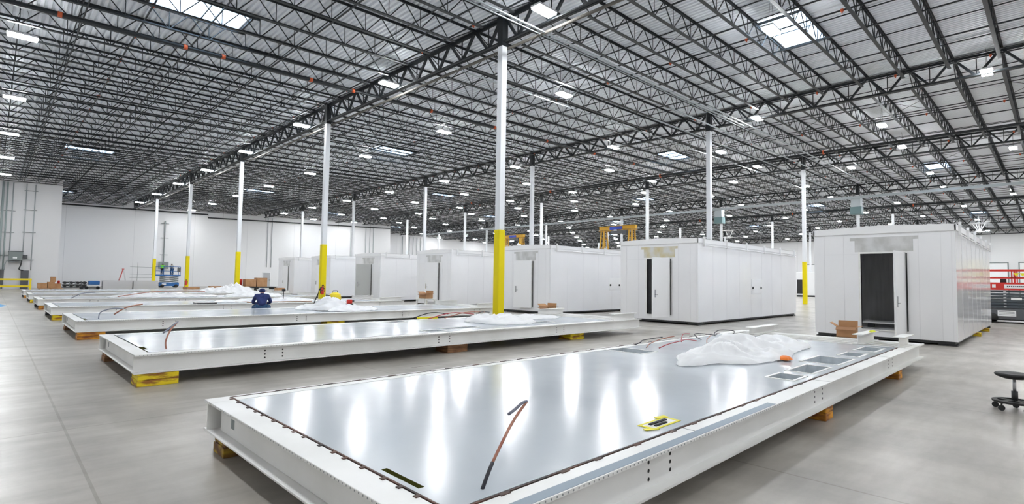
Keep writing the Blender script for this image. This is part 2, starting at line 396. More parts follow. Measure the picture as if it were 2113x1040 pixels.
tag(MB().tube([(X0+.24,-14,10.13),(X0+.24,84.5,10.13)],.055,10).build('lit_chord_tube',mat('brown_grey_lit_chord',(.13,.12,.105),.6,0),smooth=True),'brown-grey tube added under the front girder as the lit face of its bottom chord','pipe')  # added tube, no real pipe: stands for the girder's bottom flange lit from below
m_=thing('sprinkler_main','long black sprinkler main crossing the left bay with orange couplings','sprinkler pipe',(0,22.6,10.3))
pb=MB(); pb.tube([(x,0,DZ(x)-.05) for x in (-3.5,13,29.7,41)],.06,8); pb.build('pipe',BLACK,m_,smooth=True)
for x in (1.2,4.8,6.1,9.6,11.6,16,20.5,25,30,35): c=MB(); c.tube([(x-.06,0,DZ(x)-.05),(x+.06,0,DZ(x)-.05)],.095,8); c.build('coupling',ORANGE,m_,smooth=True)
def xrun(y,x0,x1,z0,lab,w=.05,h=.05,m=CONDUIT):
    xs=[x0]+[r for r in ROWX if x0<r<x1]+[x1]; b=MB()
    for a,c in zip(xs,xs[1:]): b.bar((a,y,z0+DZ(a)),(c,y,z0+DZ(c)),w,h)
    x=x0+.8
    while x<x1: b.tube([(x,y,z0+DZ(x)),(x,y,11.2+DZ(x))],.006,4,cap=False); x+=3.2
    return tag(b.build('electrical_conduit',m),lab,'conduit','ceiling conduits')
xrun(12.15,-3,29.9,10.12,'pale galvanised conduit run passing just right of the nearest column top',.07,.04)
xrun(12.35,-3,46,10.12,'second pale conduit running alongside the one by the nearest column',.03,.03)
xrun(13.4,24,46,10.12,'pale galvanised conduit run just left of the second-row column top',.08,.04)
xrun(11.9,25,62,10.12,'pale galvanised conduit run just right of the second-row column top',.08,.04)
xrun(14.95,25,62,10.1,'pale conduit pair passing left of the second-row column',.06,.05)
xrun(16.9,13,62,10.12,'thin pale conduit left of the column line conduits',.04,.04)
bd=MB(); bd.bar((62,-15,10.42),(62,90,10.42),.16,.22); bd.box(61.98,62.02,-15,90,10.53,10.56)
y=-14
while y<90: bd.tube([(62,y,10.5),(62,y,11.9)],.012,4,cap=False); y+=3.2
tag(bd.build('busway',CONDUIT),'long grey-green electrical busway crossing high in front of the rear columns','busway')
for yy,lab in((14.05,'teal-grey hanging unit on the column above the right white enclosure'),(28.3,'teal-grey hanging unit on the column right of the second-row column')):
    t=thing('unit_heater',lab,'heater',(62.5,yy,8.75),group='hanging unit heaters')
    MB().box(-.45,.45,-.5,.5,0,.75).build('body',TEAL,t,bevel=.02); MB().box(-.4,.4,-.42,.42,.75,1.7).build('duct_hood',CONDUIT,t)
    h=MB(); [h.tube([(a,c,1.7),(a,c,3.1)],.015,4) for a in(-.35,.35) for c in(-.35,.35)]; h.build('hanger_rods',BLACK,t)
def fan(x,y,z,lab):
    t=thing('ceiling_fan',lab,'ceiling fan',(x,y,z),.8,group='large ceiling fans')
    for k in range(6):
        a=k*math.pi/3; MB().bar((.2*math.cos(a),.2*math.sin(a),0),(1.35*math.cos(a),1.35*math.sin(a),0),.13,.03).build('blade',WHITEM,t)
    MB().lathe([(.001,-.12),(.26,-.1),(.26,.12),(.001,.14)],n=14).build('hub',WHITEM,t,smooth=True)
    s=MB()
    for k in range(4):
        a=k*math.pi/2+.4; s.tube([(.15*math.cos(a),.15*math.sin(a),.1),(.75*math.cos(a),.75*math.sin(a),1.1)],.05,6)
    s.tube([(0,0,.1),(0,0,2.2)],.05,8); s.build('strut',WHITEM,t)
    MB().box(-.8,.8,-.8,.8,1.1,1.16).build('mounting_frame',WHITEM,t)
fan(95,7.2,9.05,'white large-blade ceiling fan above the right end of the right enclosure')
fan(85,36.9,9.0,'white large-blade ceiling fan in the distance left of the column with yellow base')
# ------------------------------------------------ high-bay lights
lamp0=None
LR=[(0.4,16.35,'leftmost ceiling row'),(12.4,11.35,'row just left of the front girder'),(19.1,6.72,'row just right of the front girder'),(29.6,1.83,'row on the second girder'),(36.1,6.75,'row right of the second girder'),(43.2,7.0,'row before the third girder'),(48.7,1.82,'row behind the third girder'),(55.3,7.1,'eighth row'),(63.5,7.23,'row on the fourth girder'),(71.7,2.8,'tenth row'),(78,7.1,'eleventh row'),(85,2.4,'twelfth row'),(92,7.1,'thirteenth row'),(99.5,2.4,'fourteenth row'),(107,7.1,'rearmost row')]
for X,ph,rn in LR:
    y=ph
    while y-9.4>-14: y-=9.4
    k=0
    while y<(69 if X<4 else 84 if X<52 else 99):
        if y>-1: k+=1
        lab='high-bay light in the %s, number %d from near side'%(rn,k) if y>-1 else 'white high-bay light behind the view in the %s'%rn
        if lamp0 is None:
            lamp0=thing('high_bay_light',lab,'ceiling light',group='high bay lights')
            MB().box(-.42,.42,-.2,.2,.03,.1).build('housing',LAMPH,lamp0)
            MB().box(-.40,.40,-.18,.18,-.025,.03).build('diffuser',LAMPM,lamp0)
            h=MB(); [h.tube([(a,0,.1),(a*.3,0,1.0)],.006,4,cap=False) for a in(-.3,.3)]; h.build('hanger',BLACK,lamp0)
            LCH=[x for x in bpy.data.objects if x.parent==lamp0]; o=lamp0
        else:
            o=lamp0.copy(); COL.objects.link(o); o['label']=lab
            for c in LCH: cc=c.copy(); COL.objects.link(cc); cc.parent=o
        o.location=(X,y,10.28+DZ(X)); y+=9.42
# ------------------------------------------------ floor platforms
def platform(j,xs,y0,xe,W_,lab,holes=(),slot=None,raised=(),tape=False,clips=True,gapm=GAP):
    Z0,Z1=.18,.445
    t=thing('floor_platform',lab,'steel floor platform',(xs,y0,0),group='steel floor platforms')
    Lx=xe-xs
    def ibeam(name,axis,c,a,b,out):     # out=-1 flange faces lower coordinate
        m=MB(); w=.19
        def bx(c0,c1,z0,z1,mm=0):
            lo,hi=sorted((c+out*-1*c0,c+out*-1*c1))
            if axis=='x': m.box(a,b,lo,hi,z0,z1,mm)
            else: m.box(lo,hi,a,b,z0,z1,mm)
        bx(0,w,Z1-.022,Z1); bx(0,w,Z0,Z0+.018); bx(.085,.1,Z0+.018,Z1-.022)
        if name=='side_beam' and out==-1:
            for xh in (1.75,5.2,8.9,12.2):
                if xh>b-1: continue
                for dx in(0,.28):
                    for dz in(.07,.125,.18): m.disc((a+xh+dx,c+.084,Z0+dz),(0,-1,0),.014,8,1)
        if axis=='x':
            k=a+2.4
            while k<b-1: m.box(k,k+.006,c-.001 if out<0 else c-.19,c+.19 if out<0 else c+.001,Z1,Z1+.001,1); k+=3.1
        return m.build(name,[FRAME,HOLE],t,bevel=.004)
    ibeam('side_beam','x',0,0,Lx,-1); ibeam('side_beam','x',W_,0,Lx,1)
    ibeam('end_beam','y',0,.19,W_-.19,-1); ibeam('end_beam','y',Lx,.19,W_-.19,1)
    de=Lx-(1.3 if raised else .2)
    # floor plate with cut-outs
    dx0,dy0,dx1,dy1=.215,.225,de,W_-.06
    hs=[(a-xs,b-xs,c-y0,d-y0) for a,b,c,d in holes]
    if slot: hs=hs+[(slot[0]-xs,slot[1]-xs,slot[2]-y0,slot[3]-y0)]
    gx=sorted(set([dx0,dx1]+[h[0] for h in hs]+[h[1] for h in hs])); gy=sorted(set([dy0,dy1]+[h[2] for h in hs]+[h[3] for h in hs]))
    d=MB()
    for a,b in zip(gx,gx[1:]):
        for c,e in zip(gy,gy[1:]):
            mx,my=(a+b)/2,(c+e)/2
            if any(h[0]<mx<h[1] and h[2]<my<h[3] for h in hs): continue
            d.face([(a,c,Z1-.002),(b,c,Z1-.002),(b,e,Z1-.002),(a,e,Z1-.002)])
    d.build('deck_plate',DECKP,t)
    u=MB(); u.box(.1,Lx-.1,.1,W_-.1,Z0+.005,Z0+.02); u.build('underside_pan',FRAME,t)
    for h in hs:
        q=MB(); zb=Z1-.2; a,b,c,e=h; mt=OLIVE if (slot and h is hs[-1]) else GALV
        q.face([(a,c,zb),(b,c,zb),(b,e,zb),(a,e,zb)]); q.face([(a,c,zb),(a,c,Z1),(b,c,Z1),(b,c,zb)]); q.face([(a,e,zb),(b,e,zb),(b,e,Z1),(a,e,Z1)])
        q.face([(a,c,zb),(a,e,zb),(a,e,Z1),(a,c,Z1)]); q.face([(b,c,zb),(b,c,Z1),(b,e,Z1),(b,e,zb)])
        q.build('floor_recess' if mt is GALV else 'cable_slot',mt,t)
        if mt is GALV:
            r=MB(); w=.035; zt=Z1+.004
            r.box(a-w,b+w,c-w,c,Z1-.002,zt); r.box(a-w,b+w,e,e+w,Z1-.002,zt); r.box(a-w,a,c,e,Z1-.002,zt); r.box(b,b+w,c,e,Z1-.002,zt); r.build('recess_rim',FRAME,t)
    if clips:
        s=MB(); s.box(.19,de,.198,.212,Z1-.03,Z1+.003); s.box(.195,.208,.2,W_-.06,Z1-.03,Z1+.003); s.box(.19,de,W_-.065,W_-.048,Z1-.01,Z1+.003)
        x=.5
        while x<de: s.box(x,x+.07,.178,.2,Z1,Z1+.005); s.box(x+.1,x+.2,W_-.065,W_-.04,Z1,Z1+.006); x+=.42+.1*math.sin(x*5)
        y=.45
        while y<W_-.1: s.box(.165,.2,y,y+.03,Z1,Z1+.005); y+=.2+.05*math.sin(y*9)
        s.build('seam_strip',gapm,t)
    if tape:
        MB().box(.25,Lx*.33,.01,.085,Z1,Z1+.002).build('edge_tape',TAPE,t)
    # punched flange edge dots
    p=MB(); x=.05
    while x<min(Lx,7): p.box(x,x+.008,-.001,.0,Z1-.016,Z1-.006); x+=.045
    y=.05
    while y<W_-.05: p.box(-.001,0,y,y+.008,Z1-.016,Z1-.006); y+=.045
    tag(p.build('punched_edge',EQUIP,t),kind='stuff')
    # open end: cross tubes and raised stub beams
    if raised:
        for n_,xx in enumerate((de+.08,de+.38,de+.72,de+1.0)):
            MB().box(xx,xx+.09,.2,W_-.2,Z1-.09,Z1-.02+.015).build('cross_tube',FRAME,t)
        for (ry,rx0,rx1,rz) in raised:
            r=MB(); a,b,c=rx0-xs,rx1-xs,ry-y0
            r.box(a,b,c-.09,c+.09,rz-.016,rz); r.box(a,b,c-.006,c+.006,Z1,rz-.016); r.box(a,b,c-.09,c+.09,Z1-.003,Z1+.012)
            r.build('raised_beam',FRAME,t,bevel=.003)
    # slung plate mark near the far-left corner
    b=MB(); b.box(-.0015+.085,.086,W_-.55,W_-.47,Z0+.09,Z0+.17); b.build('stamped_tag',EQUIP,t)
    return t
P1H=[(6.68,7.09,2.175,2.445),(7.38,8.12,2.18,2.455),(8.46,9.28,2.175,2.62),(9.66,10.2,2.2,2.45),(10.64,11.34,2.18,2.455),(7.22,7.65,4.53,5.14)]
platform(0,1.42,1.84,13.0,3.52,'nearest white steel floor platform with glossy grey deck, filling the foreground',P1H,(1.67,1.705,2.39,2.765),[(2.02,11.72,12.55,.64),(2.66,11.72,12.95,.635),(4.77,12.0,13.5,.595)],tape=True)
platform(1,1.46,8.86,14.2,3.4,'second white floor platform with bolt-hole pairs, between foreground platform and the third',[(6.62,7.02,9.2,9.5),(7.3,8.2,9.5,9.72),(7.2,7.65,11.7,12.15),(10.4,10.9,9.5,9.8)],(1.67,1.72,9.5,9.85),[(9.06,12.9,14.1,.62),(11.95,12.9,14.15,.62)],clips=False)
NAM=['third','fourth','fifth','sixth','seventh']
EXT=['with the worker in navy sitting behind it','with a dark plate resting on its left half','draped with plastic film','with a yellow block under it','farthest of all, nearest the silver stud piles']
for k,(yy,xe) in enumerate(((15.98,15.2),(23.1,15.0),(30.1,15.0),(37.2,15.0),(44.2,15.0))):
    platform(k+2,1.46,yy,xe,3.4,'%s white floor platform from the camera, %s'%(NAM[k],EXT[k]),[(8.3,8.75,yy+2.2,yy+2.6)] if k<2 else [],(1.67,1.72,yy+.5,yy+.9),[(yy+.2,xe-1.3,xe-.1,.62),(yy+3.0,xe-1.3,xe-.1,.62)],clips=False)
# cribbing blocks: two stacked timbers each
def crib(x0,x1,y0,y1,lab,m=CRIB,n=2):
    t=thing('cribbing_block',lab,'timber block',((x0+x1)/2,(y0+y1)/2,0),group='timber cribbing blocks')
    w,d=(x1-x0)/2,(y1-y0)/2; h=.178/n
    for k in range(n): MB().box(-w+.008*k,w,-d,d-.006*k,k*h+.001,(k+1)*h-.003).build('timber',m,t,bevel=.006)
crib(1.48,1.95,4.98,5.27,'worn brown timber block with yellow edge under the far-left corner of the nearest platform',CRIBM)
crib(6.86,7.13,1.88,2.5,'orange timber block under the near edge of the nearest platform, middle of its length',CRIBO)
crib(10.83,11.1,1.88,2.5,'orange timber block under the near edge of the nearest platform, at its right end',CRIBO)
crib(1.5,2.0,8.87,9.3,'bright yellow timber block under the near-left corner of the second platform',CRIB)
crib(1.5,1.9,11.8,12.15,'brown timber block under the far-left corner of the second platform',CRIBB)
crib(6.92,7.46,8.98,9.4,'brown timber block under the middle of the second platform',CRIBB)
crib(10.97,11.55,9.0,9.4,'bright yellow timber block under the right part of the second platform',CRIB)
crib(1.5,2.03,16.0,16.4,'orange and yellow timber block under the near-left corner of the third platform',CRIBO)
crib(1.5,1.9,18.95,19.3,'brown timber block under the far-left corner of the third platform',CRIBB)
crib(7.6,8.2,16.05,16.5,'yellow timber block in the gap under the middle of the third platform',CRIB)
for k,yy in enumerate((23.1,30.1,37.2,44.2)):
    crib(1.5,2.05,yy+.04,yy+.4,'%s timber block under the near-left corner of the %s platform'%(('yellow','orange','yellow','orange')[k],NAM[k+1]),(CRIB,CRIBO,CRIB,CRIBO)[k])
    crib(1.5,1.85,yy+2.95,yy+3.3,'dark timber block under the far-left corner of the %s platform'%NAM[k+1],SKID)
# ------------------------------------------------ white enclosures
def enclosure(k,x0,y0,w,ln,lab,theta,patch=BARE,leaf=WHITEM,wallm=WHITE,front=None):
    t=thing('modular_enclosure',lab,'modular enclosure',(x0,y0,0),group='white modular enclosures')
    H0,H1=.12,3.18; hy=1.15; dw=.98; dz0,dz1=.32,2.47
    if k==0: hy,dw=1.12,1.02
    b=MB(); T=.09
    b.box(0,T,0,hy,H0,H1); b.box(0,T,hy+dw,w,H0,H1); b.box(0,T,hy,hy+dw,dz1,H1); b.box(0,T,hy,hy+dw,H0,dz0)
    b.box(T,ln,0,T,H0,H1); b.box(T,ln,w-T,w,H0,H1); b.box(ln-T,ln,T,w-T,H0,H1); b.box(0,ln,0,w,H1,H1+.02)
    b.build('wall_shell',wallm,t)
    i=MB(); e=.012
    i.face([(T+e,T+e,dz0),(ln-T-e,T+e,dz0),(ln-T-e,w-T-e,dz0),(T+e,w-T-e,dz0)])
    i.box(ln*.32,ln*.32+.02,T+e,w-T-e,dz0,H1-.1); i.box(T+e,ln-T-e,T+e,T+e+.01,dz0,H1-.1); i.box(T+e,ln-T-e,w-T-e-.01,w-T-e,dz0,H1-.1)
    i.face([(T+e,T+e,H1-.1),(T+e,w-T-e,H1-.1),(ln-T-e,w-T-e,H1-.1),(ln-T-e,T+e,H1-.1)]); i.build('interior_lining',DARKIN,t)
    # panel seams
    s=MB()
    for yy in (.08,.30,.78,hy-.0001+dw+.42 if k==0 else hy+dw+.38,w-.28): s.box(-.004,0,yy,yy+.012,H0,H1-.16)
    s.box(-.004,0,hy+dw,w-.28,dz1-.02,dz1-.008)
    for q in range(1,int(ln/1.2)): s.box(q*1.2,q*1.2+.008,-.003,0,H0,H1-.16)
    s.build('panel_seams',mat_seam,t)
    f=MB(); f.box(-.03,.03,-.02,w+.02,H1-.14,H1+.03); f.box(-.03,ln,-.03,.02,H1-.14,H1+.02); f.box(-.03,ln,w-.02,w+.03,H1-.14,H1+.02)
    f.face([(-.03,-.02,H1+.03),(-.03,w+.02,H1+.03),(-.03,w*.5,H1+.085)]); f.face([(-.03,-.02,H1+.03),(-.03,w*.5,H1+.085),(ln,w*.5,H1+.085),(ln,-.02,H1+.03)]); f.face([(-.03,w*.5,H1+.085),(-.03,w+.02,H1+.03),(ln,w+.02,H1+.03),(ln,w*.5,H1+.085)])
    f.build('roof_trim',WHITEM,t,bevel=.004)
    r=MB()
    r.tube([(.3,-.05,H1-.22),(ln-.1,-.05,H1-.22)],.018,6)
    for q in range(6):
        x=.35+q*(ln-.7)/5; r.box(x,x+.05,-.09,-.03,H1-.26,H1+.10); r.box(x-.03,x+.08,-.09,-.0,H1+.02,H1+.035)
    r.build('roof_edge_rail',WHITEM,t)
    bs=MB(); bs.box(.06,ln-.06,.06,w-.06,.05,H0); bs.build('skid_base',SKID,t)
    # canopy patch over the door
    py0,py1=(hy-.28,hy+dw+.2)
    p=MB(); p.box(-.006,-.001,py0-.06,py1+.06,H1-.33,H1-.24); p.box(-.006,-.001,py0+.06,py1-.06,dz1+.05,H1-.33); p.build('bare_canopy_patch',patch,t)
    fr=MB(); fr.box(-.03,T,hy-.05,hy,dz0-.03,dz1+.05); fr.box(-.03,T,hy+dw,hy+dw+.05,dz0-.03,dz1+.05); fr.box(-.03,T,hy,hy+dw,dz1,dz1+.05); fr.box(-.03,T,hy,hy+dw,dz0-.03,dz0); fr.build('door_frame',FRAME,t)
    # door leaf hinged on the right
    d=MB().box(-.045,0,0,dw,dz0-.06,dz1+.02).build('door',leaf,t,bevel=.005); d.location=(-.04,hy,0); d.rotation_euler=(0,0,math.radians(theta))
    h=MB(); h.box(-.062,-.045,dw-.16,dw-.11,1.0,1.28); h.bar((-.075,dw-.135,1.1),(-.075,dw-.25,1.1),.02,.02); h.tube([(-.045,dw-.135,1.1),(-.085,dw-.135,1.1)],.012,8); h.build('handle',CHROME,d)
    for zz in(.55,1.4,2.25): MB().tube([(-.02,0,zz-.06),(-.02,0,zz+.06)],.018,8).build('hinge',FRAME,d)
    g=MB().box(-.055,-.035,hy-.085,hy-.055,dz0,dz1).build('hinge_gap',HOLE,t)
    # little service outlets on the long side
    if k in(1,2):
        x=(23.5-18.53,24.4-18.53) if k==1 else (22.95-18.3,23.75-18.3)
        MB().box(x[0]-.12,x[1]+.12,-.012,-.002,1.12,1.75).build('service_plate',WHITEM,t,bevel=.003)
        for xx in x: MB().tube([(xx,-.035,1.38),(xx,-.01,1.38)],.055,10).build('cable_port',HOLE,t)
    return t
mat_seam=mat('panel_seam_grey',(.76,.76,.78),.4)
BX=[(18.02,1.84,3.35,9.9),(18.53,9.2,3.36,10.4),(18.3,16.2,3.3,10),(18.3,23.57,3.35,10),(18.3,31.12,3.4,10),(18.3,38.34,3.35,10),(18.3,45.1,3.4,10)]
BL=['white modular enclosure at far right of the row, its door standing wide open','glossy white enclosure second from the right, door ajar beside a dark slit','white enclosure right of the nearest column, door with thin dark hinge line','white enclosure just left of the nearest column, cardboard box before it','white enclosure with a flat grey door, between fourth and sixth of the row','bluish-white enclosure behind the second yellow column','leftmost and farthest white enclosure with small grey patch above its door']
TH=[87,80,14,14,66,8,4]
for k,(x,y,w,l) in enumerate(BX):
    enclosure(k,x,y,w,l,BL[k],TH[k],patch=BARET if k==1 else BARE,leaf=GREYD if k==4 else WHITEM)
    bn=['rightmost','second','third','fourth','fifth','sixth','leftmost'][k]
    for (bx,by,c) in ((x+.02,y+.02,'near corner'),(x+.02,y+w-.42,'left front corner'),(x+l-.4,y+.02,'far end')):
        MBo=MB().box(0,.38,0,.4,0,.05).build('support_block',RUBBER); MBo.location=(bx,by,0)
        tag(MBo,'low black support block under the %s of the %s white enclosure'%(c,bn),'support block','enclosure support blocks')
for q,x in enumerate((22.4,25.2)):
    o=MB().box(0,.2,-.05,.35,0,.115).build('support_block',CRIB,bevel=.005); o.location=(x,1.78,0)
    tag(o,'small yellow timber block under the long side of the rightmost enclosure, %s one'%('nearer','farther')[q],'support block','yellow enclosure blocks')
# plank and sheet seen inside the open enclosure
t=thing('work_trestle','white board on dark feet lying inside the open enclosure doorway','board',(19.1,2.95,.325)); 
MB().box(-.35,.55,-.1,1.25,.12,.16).build('board',WHITEM,t); MB().box(-.3,-.1,0,.15,0,.12).build('foot',SKID,t); MB().box(-.3,-.1,.9,1.05,0,.12).build('foot',SKID,t)
# ------------------------------------------------ cardboard boxes
def carton(x,y,z,w,d,h,rz,lab,flap=True,m=CARD,grp='cardboard boxes'):
    t=thing('cardboard_box',lab,'cardboard box',(x,y,z),rz,grp)
    T=.008; b=MB(); b.box(-w/2,w/2,-d/2,d/2,0,T); b.box(-w/2,w/2,-d/2,-d/2+T,T,h); b.box(-w/2,w/2,d/2-T,d/2,T,h); b.box(-w/2,-w/2+T,-d/2+T,d/2-T,T,h); b.box(w/2-T,w/2,-d/2+T,d/2-T,T,h)
    if not flap: b.box(-w/2,w/2,-d/2,d/2,h-T,h)
    b.build('body',m,t)
    if flap:
        MB().bar((w/2,0,h),(w/2+.02,0,h+.55*h),d,.006,up=(1,0,0)).build('flap',m,t)
        MB().bar((0,-d/2,h),(0,-d/2-.1,h+.02),w,.006,up=(0,0,1)).build('flap',CARD,t)
        MB().bar((0,d/2,h),(0,d/2+.12,h+.08),w,.006,up=(0,0,1)).build('flap',m,t)
        MB().bar((-w/2,0,h),(-w/2-.1,0,h-.06),d,.006,up=(0,0,1)).build('flap',CARDD,t)
    return t
carton(13.25,3.2,.445,.28,.36,.22,.1,'open cardboard box on the far end of the nearest platform by the open enclosure')
carton(14.0,12.5,.46,.4,.42,.2,0,'open cardboard box on the right end of the second platform')
carton(14.9,21.1,0.62,.42,.5,.24,.1,'open cardboard box in front of the fourth enclosure from the right')
carton(14.8,38.9,.46,.5,.6,.3,0,'small closed brown box on the right end of the sixth platform',False)
# tall table carrying the carton behind the third platform
tt=thing('saw_horse','low white trestle holding the cardboard box behind the third platform','trestle',(14.9,21.1,0))
MB().box(-.35,.35,-.4,.4,.57,.615).build('top',FRAME,tt)
for a in(-.3,.3):
    for c in(-.35,.35): MB().bar((a,c,0),(a*.9,c*.9,.57),.05,.05).build('leg',FRAME,tt)
carton(11.6,48.9,.0,.9,1.0,.62,.1,'low brown carton left of the pallet of cartons',False)
# pallet with cartons near far wall
pal=thing('black_pallet','low black pallet carrying brown cartons before the grey back-wall door','pallet',(19.6,58.0,0))
MB().box(-1.9,1.9,-.6,.6,.38,.5).build('deck',RUBBER,pal)
for a in(-1.7,0,1.7): MB().box(a-.12,a+.12,-.6,.6,0,.38).build('runner',RUBBER,pal)
carton(19.0,58.0,.505,1.0,.9,.75,0,'brown carton on the left of the black pallet',False)
carton(20.1,58.0,.505,1.0,.9,.9,0,'brown carton on the right of the black pallet',False)
rb=MB().lathe([(.001,0),(.22,.0),(.25,.7),(.26,.75),(.001,.75)],n=14).build('red_bin',RED,smooth=True,loc=(18.1,58.1,.505)); tag(rb,'red plastic bin standing on the black pallet left of the cartons','bin')
carton(14.9,54.5,.0,1.0,.7,.6,0,'small brown carton on the floor between the third and fourth front columns',False)
# boxes by the stub wall
for q,(x,y,z,w,d,h,lab) in enumerate(((3.55,67.8,.12,.75,.6,.5,'left brown carton of the heap beside the wall corner'),(4.15,67.8,.12,.55,.6,.6,'middle brown carton of the heap beside the wall corner'),(4.3,67.8,.72,.4,.4,.5,'small brown carton on top of the heap beside the wall corner'),(4.65,67.9,.12,.5,.5,.45,'right brown carton of the heap beside the wall corner'))):
    carton(x,y,z,w,d,h,0,lab,False,grp='cartons by the wall corner')
pp=thing('wooden_pallet','wooden pallet under the carton heap by the wall corner','pallet',(4.15,67.8,0)); MB().box(-.9,.9,-.45,.45,.08,.11).build('deck',CARD,pp)
for a in(-.8,0,.8): MB().box(a-.05,a+.05,-.45,.45,0,.08).build('runner',CARD,pp)
o=MB().lathe([(.001,0),(.1,0),(.1,.2),(.12,.22),(.05,.3),(.001,.3)],n=10).build('red_jug',RED,smooth=True,loc=(4.72,67.8,.57)); tag(o,'small red jug on the right carton of the wall-corner heap','jug')
# ------------------------------------------------ plastic sheeting
def sheet(name,lab,cx,cy,z,lx,ly,h,rz,seed,m=None,cat='plastic sheet',n=(56,36),humps=()):
    random.seed(seed); vs=[];fs=[]; nx,ny=n
    for j in range(ny+1):
        for i in range(nx+1):
            u=i/nx*2-1; v=j/ny*2-1
            r=math.sqrt(u*u+v*v)/max(abs(u),abs(v),1e-6); uu,vv=u/r if r else u,v/r if r else v
            rad=math.hypot(uu,vv); ang=math.atan2(vv,uu)
            e=1+.28*noise.noise(Vector((math.cos(ang)*1.7,math.sin(ang)*1.7,seed*3.1)))
            x=uu*lx/2*e; y=vv*ly/2*e
            q=Vector((x*2.0+seed,y*2.6,seed*1.3))
            f=max(0,1-rad**2.2)
            nn=.55+.9*noise.noise(q*.55)+.5*noise.noise(q*1.7); cr=1-abs(noise.noise(q*1.15))*2.2
            zz=h*f**.6*max(.08,nn*.6+cr*.38)
            for (hx,hy,hr,hh) in humps: zz+=hh*math.exp(-((x-hx)**2+(y-hy)**2)/hr**2)
            zz+=.012*(1+noise.noise(q*4))*(1 if rad>.02 else 1)
            vs.append((x,y,zz))
    for j in range(ny):
        for i in range(nx): a=j*(nx+1)+i; fs.append((a,a+1,a+nx+2,a+nx+1))
    b=MB(); b.v=vs;b.f=fs;b.m=[0]*len(fs); o=b.build(name,m or FILM,smooth=True); o.location=(cx,cy,z); o.rotation_euler=(0,0,rz)
    return tag(o,lab,cat,'plastic sheeting' if cat=='plastic sheet' else None)
sheet('plastic_sheet','crumpled white plastic sheet spread on the nearest platform beside the floor openings',8.75,3.5,.445,3.9,1.35,.28,.02,3,n=(100,48))
sheet('plastic_sheet','heap of white plastic sheet on the second platform at the foot of the nearest column',9.9,10.5,.445,2.5,1.9,.33,.5,5)
sheet('plastic_sheet','flat white plastic sheet lying right of the heap on the second platform',11.6,11.0,.445,1.9,1.3,.10,.1,6,n=(40,28))
sheet('plastic_sheet','bulky roll of white plastic sheet on the third platform before the shop vacuum',8.6,18.0,.445,2.2,2.1,.40,.1,8)
sheet('plastic_sheet','mound of white plastic sheet on the third platform right of the bulky one',8.9,16.75,.445,2.0,.9,.24,.1,9)
sheet('plastic_sheet','white plastic sheet on the fourth platform behind the worker in navy',9.0,24.6,.445,4.2,1.9,.22,.05,11)
sheet('plastic_sheet','long white plastic sheet lying along the fifth platform',6.3,31.6,.445,5.0,1.8,.22,.0,12)
sheet('plastic_sheet','white plastic sheet heaped high on the sixth platform right of the third yellow column',11.2,38.2,.445,3.6,2.2,.62,.0,13)
sheet('plastic_sheet','small white plastic heap on the fifth platform, left of the worker',10.6,31.5,.445,2.6,2.0,.35,.0,14)
sheet('orange_netting','small crumpled heap of orange netting beside the white sheet on the nearest platform',8.35,2.82,.447,.33,.2,.07,.4,21,ORG,'netting',(24,16))
sheet('work_glove','yellow-green work glove on the end beam of the nearest platform',12.35,2.55,.645,.45,.1,.04,.1,22,YG,'glove',(20,10))
# ------------------------------------------------ cables on the decks
def cable(lab,pts,r=.012,m=WIREB,ends=None,grp='loose cables on the platforms'):
    # smooth the polyline
    P_=[Vector(p) for p in pts]; out=[]
    for i in range(len(P_)-1):
        p0=P_[max(i-1,0)];p1=P_[i];p2=P_[i+1];p3=P_[min(i+2,len(P_)-1)]
        for k in range(6):
            t=k/6; out.append(.5*((2*p1)+(-p0+p2)*t+(2*p0-5*p1+4*p2-p3)*t*t+(-p0+3*p1-3*p2+p3)*t**3))
    out.append(P_[-1]); b=MB()
    ms=m if isinstance(m,list) else [m]
    nseg=len(out)
    if len(ms)==2:
        c=int(nseg*.34); b.tube(out[:c+1],r*1.25,8,0); b.tube(out[c:],r,8,1)
    else: b.tube(out,r,8,0)
    return tag(b.build('cable',ms,smooth=True),lab,'cable',grp)
cable('tall copper cable with black sleeve standing out of the nearest deck',[(1.917,2.163,.44),(2.0,2.175,.56),(2.2,2.235,.72),(2.355,2.265,.82)],.0085,[WIREB,WIREC])
cable('short grey tube end hanging beside the standing copper cable',[(2.355,2.265,.82),(2.31,2.26,.818),(2.22,2.23,.80),(2.15,2.21,.787)],.009,GREYT)
cable('copper cable standing out of the second deck near its left corner',[(1.936,9.399,.44),(1.93,9.42,.55),(2.0,9.52,.7),(2.14,9.7,.825)],.012,WIREC)
cable('grey cable end leaning beside the copper cable on the second deck',[(2.14,9.7,.825),(2.0,9.45,.77),(1.85,9.2,.70)],.012,GREYT)
cable('grey cable bent over on the third deck near its left corner',[(1.95,16.6,.44),(2.0,16.7,.6),(2.25,16.8,.68),(2.5,16.9,.66)],.014,GREYT)
cable('dark cable curving over the third deck right of the grey one',[(2.35,17.3,.5),(2.6,17.2,.68),(2.95,17.2,.76)],.018,WIREC)
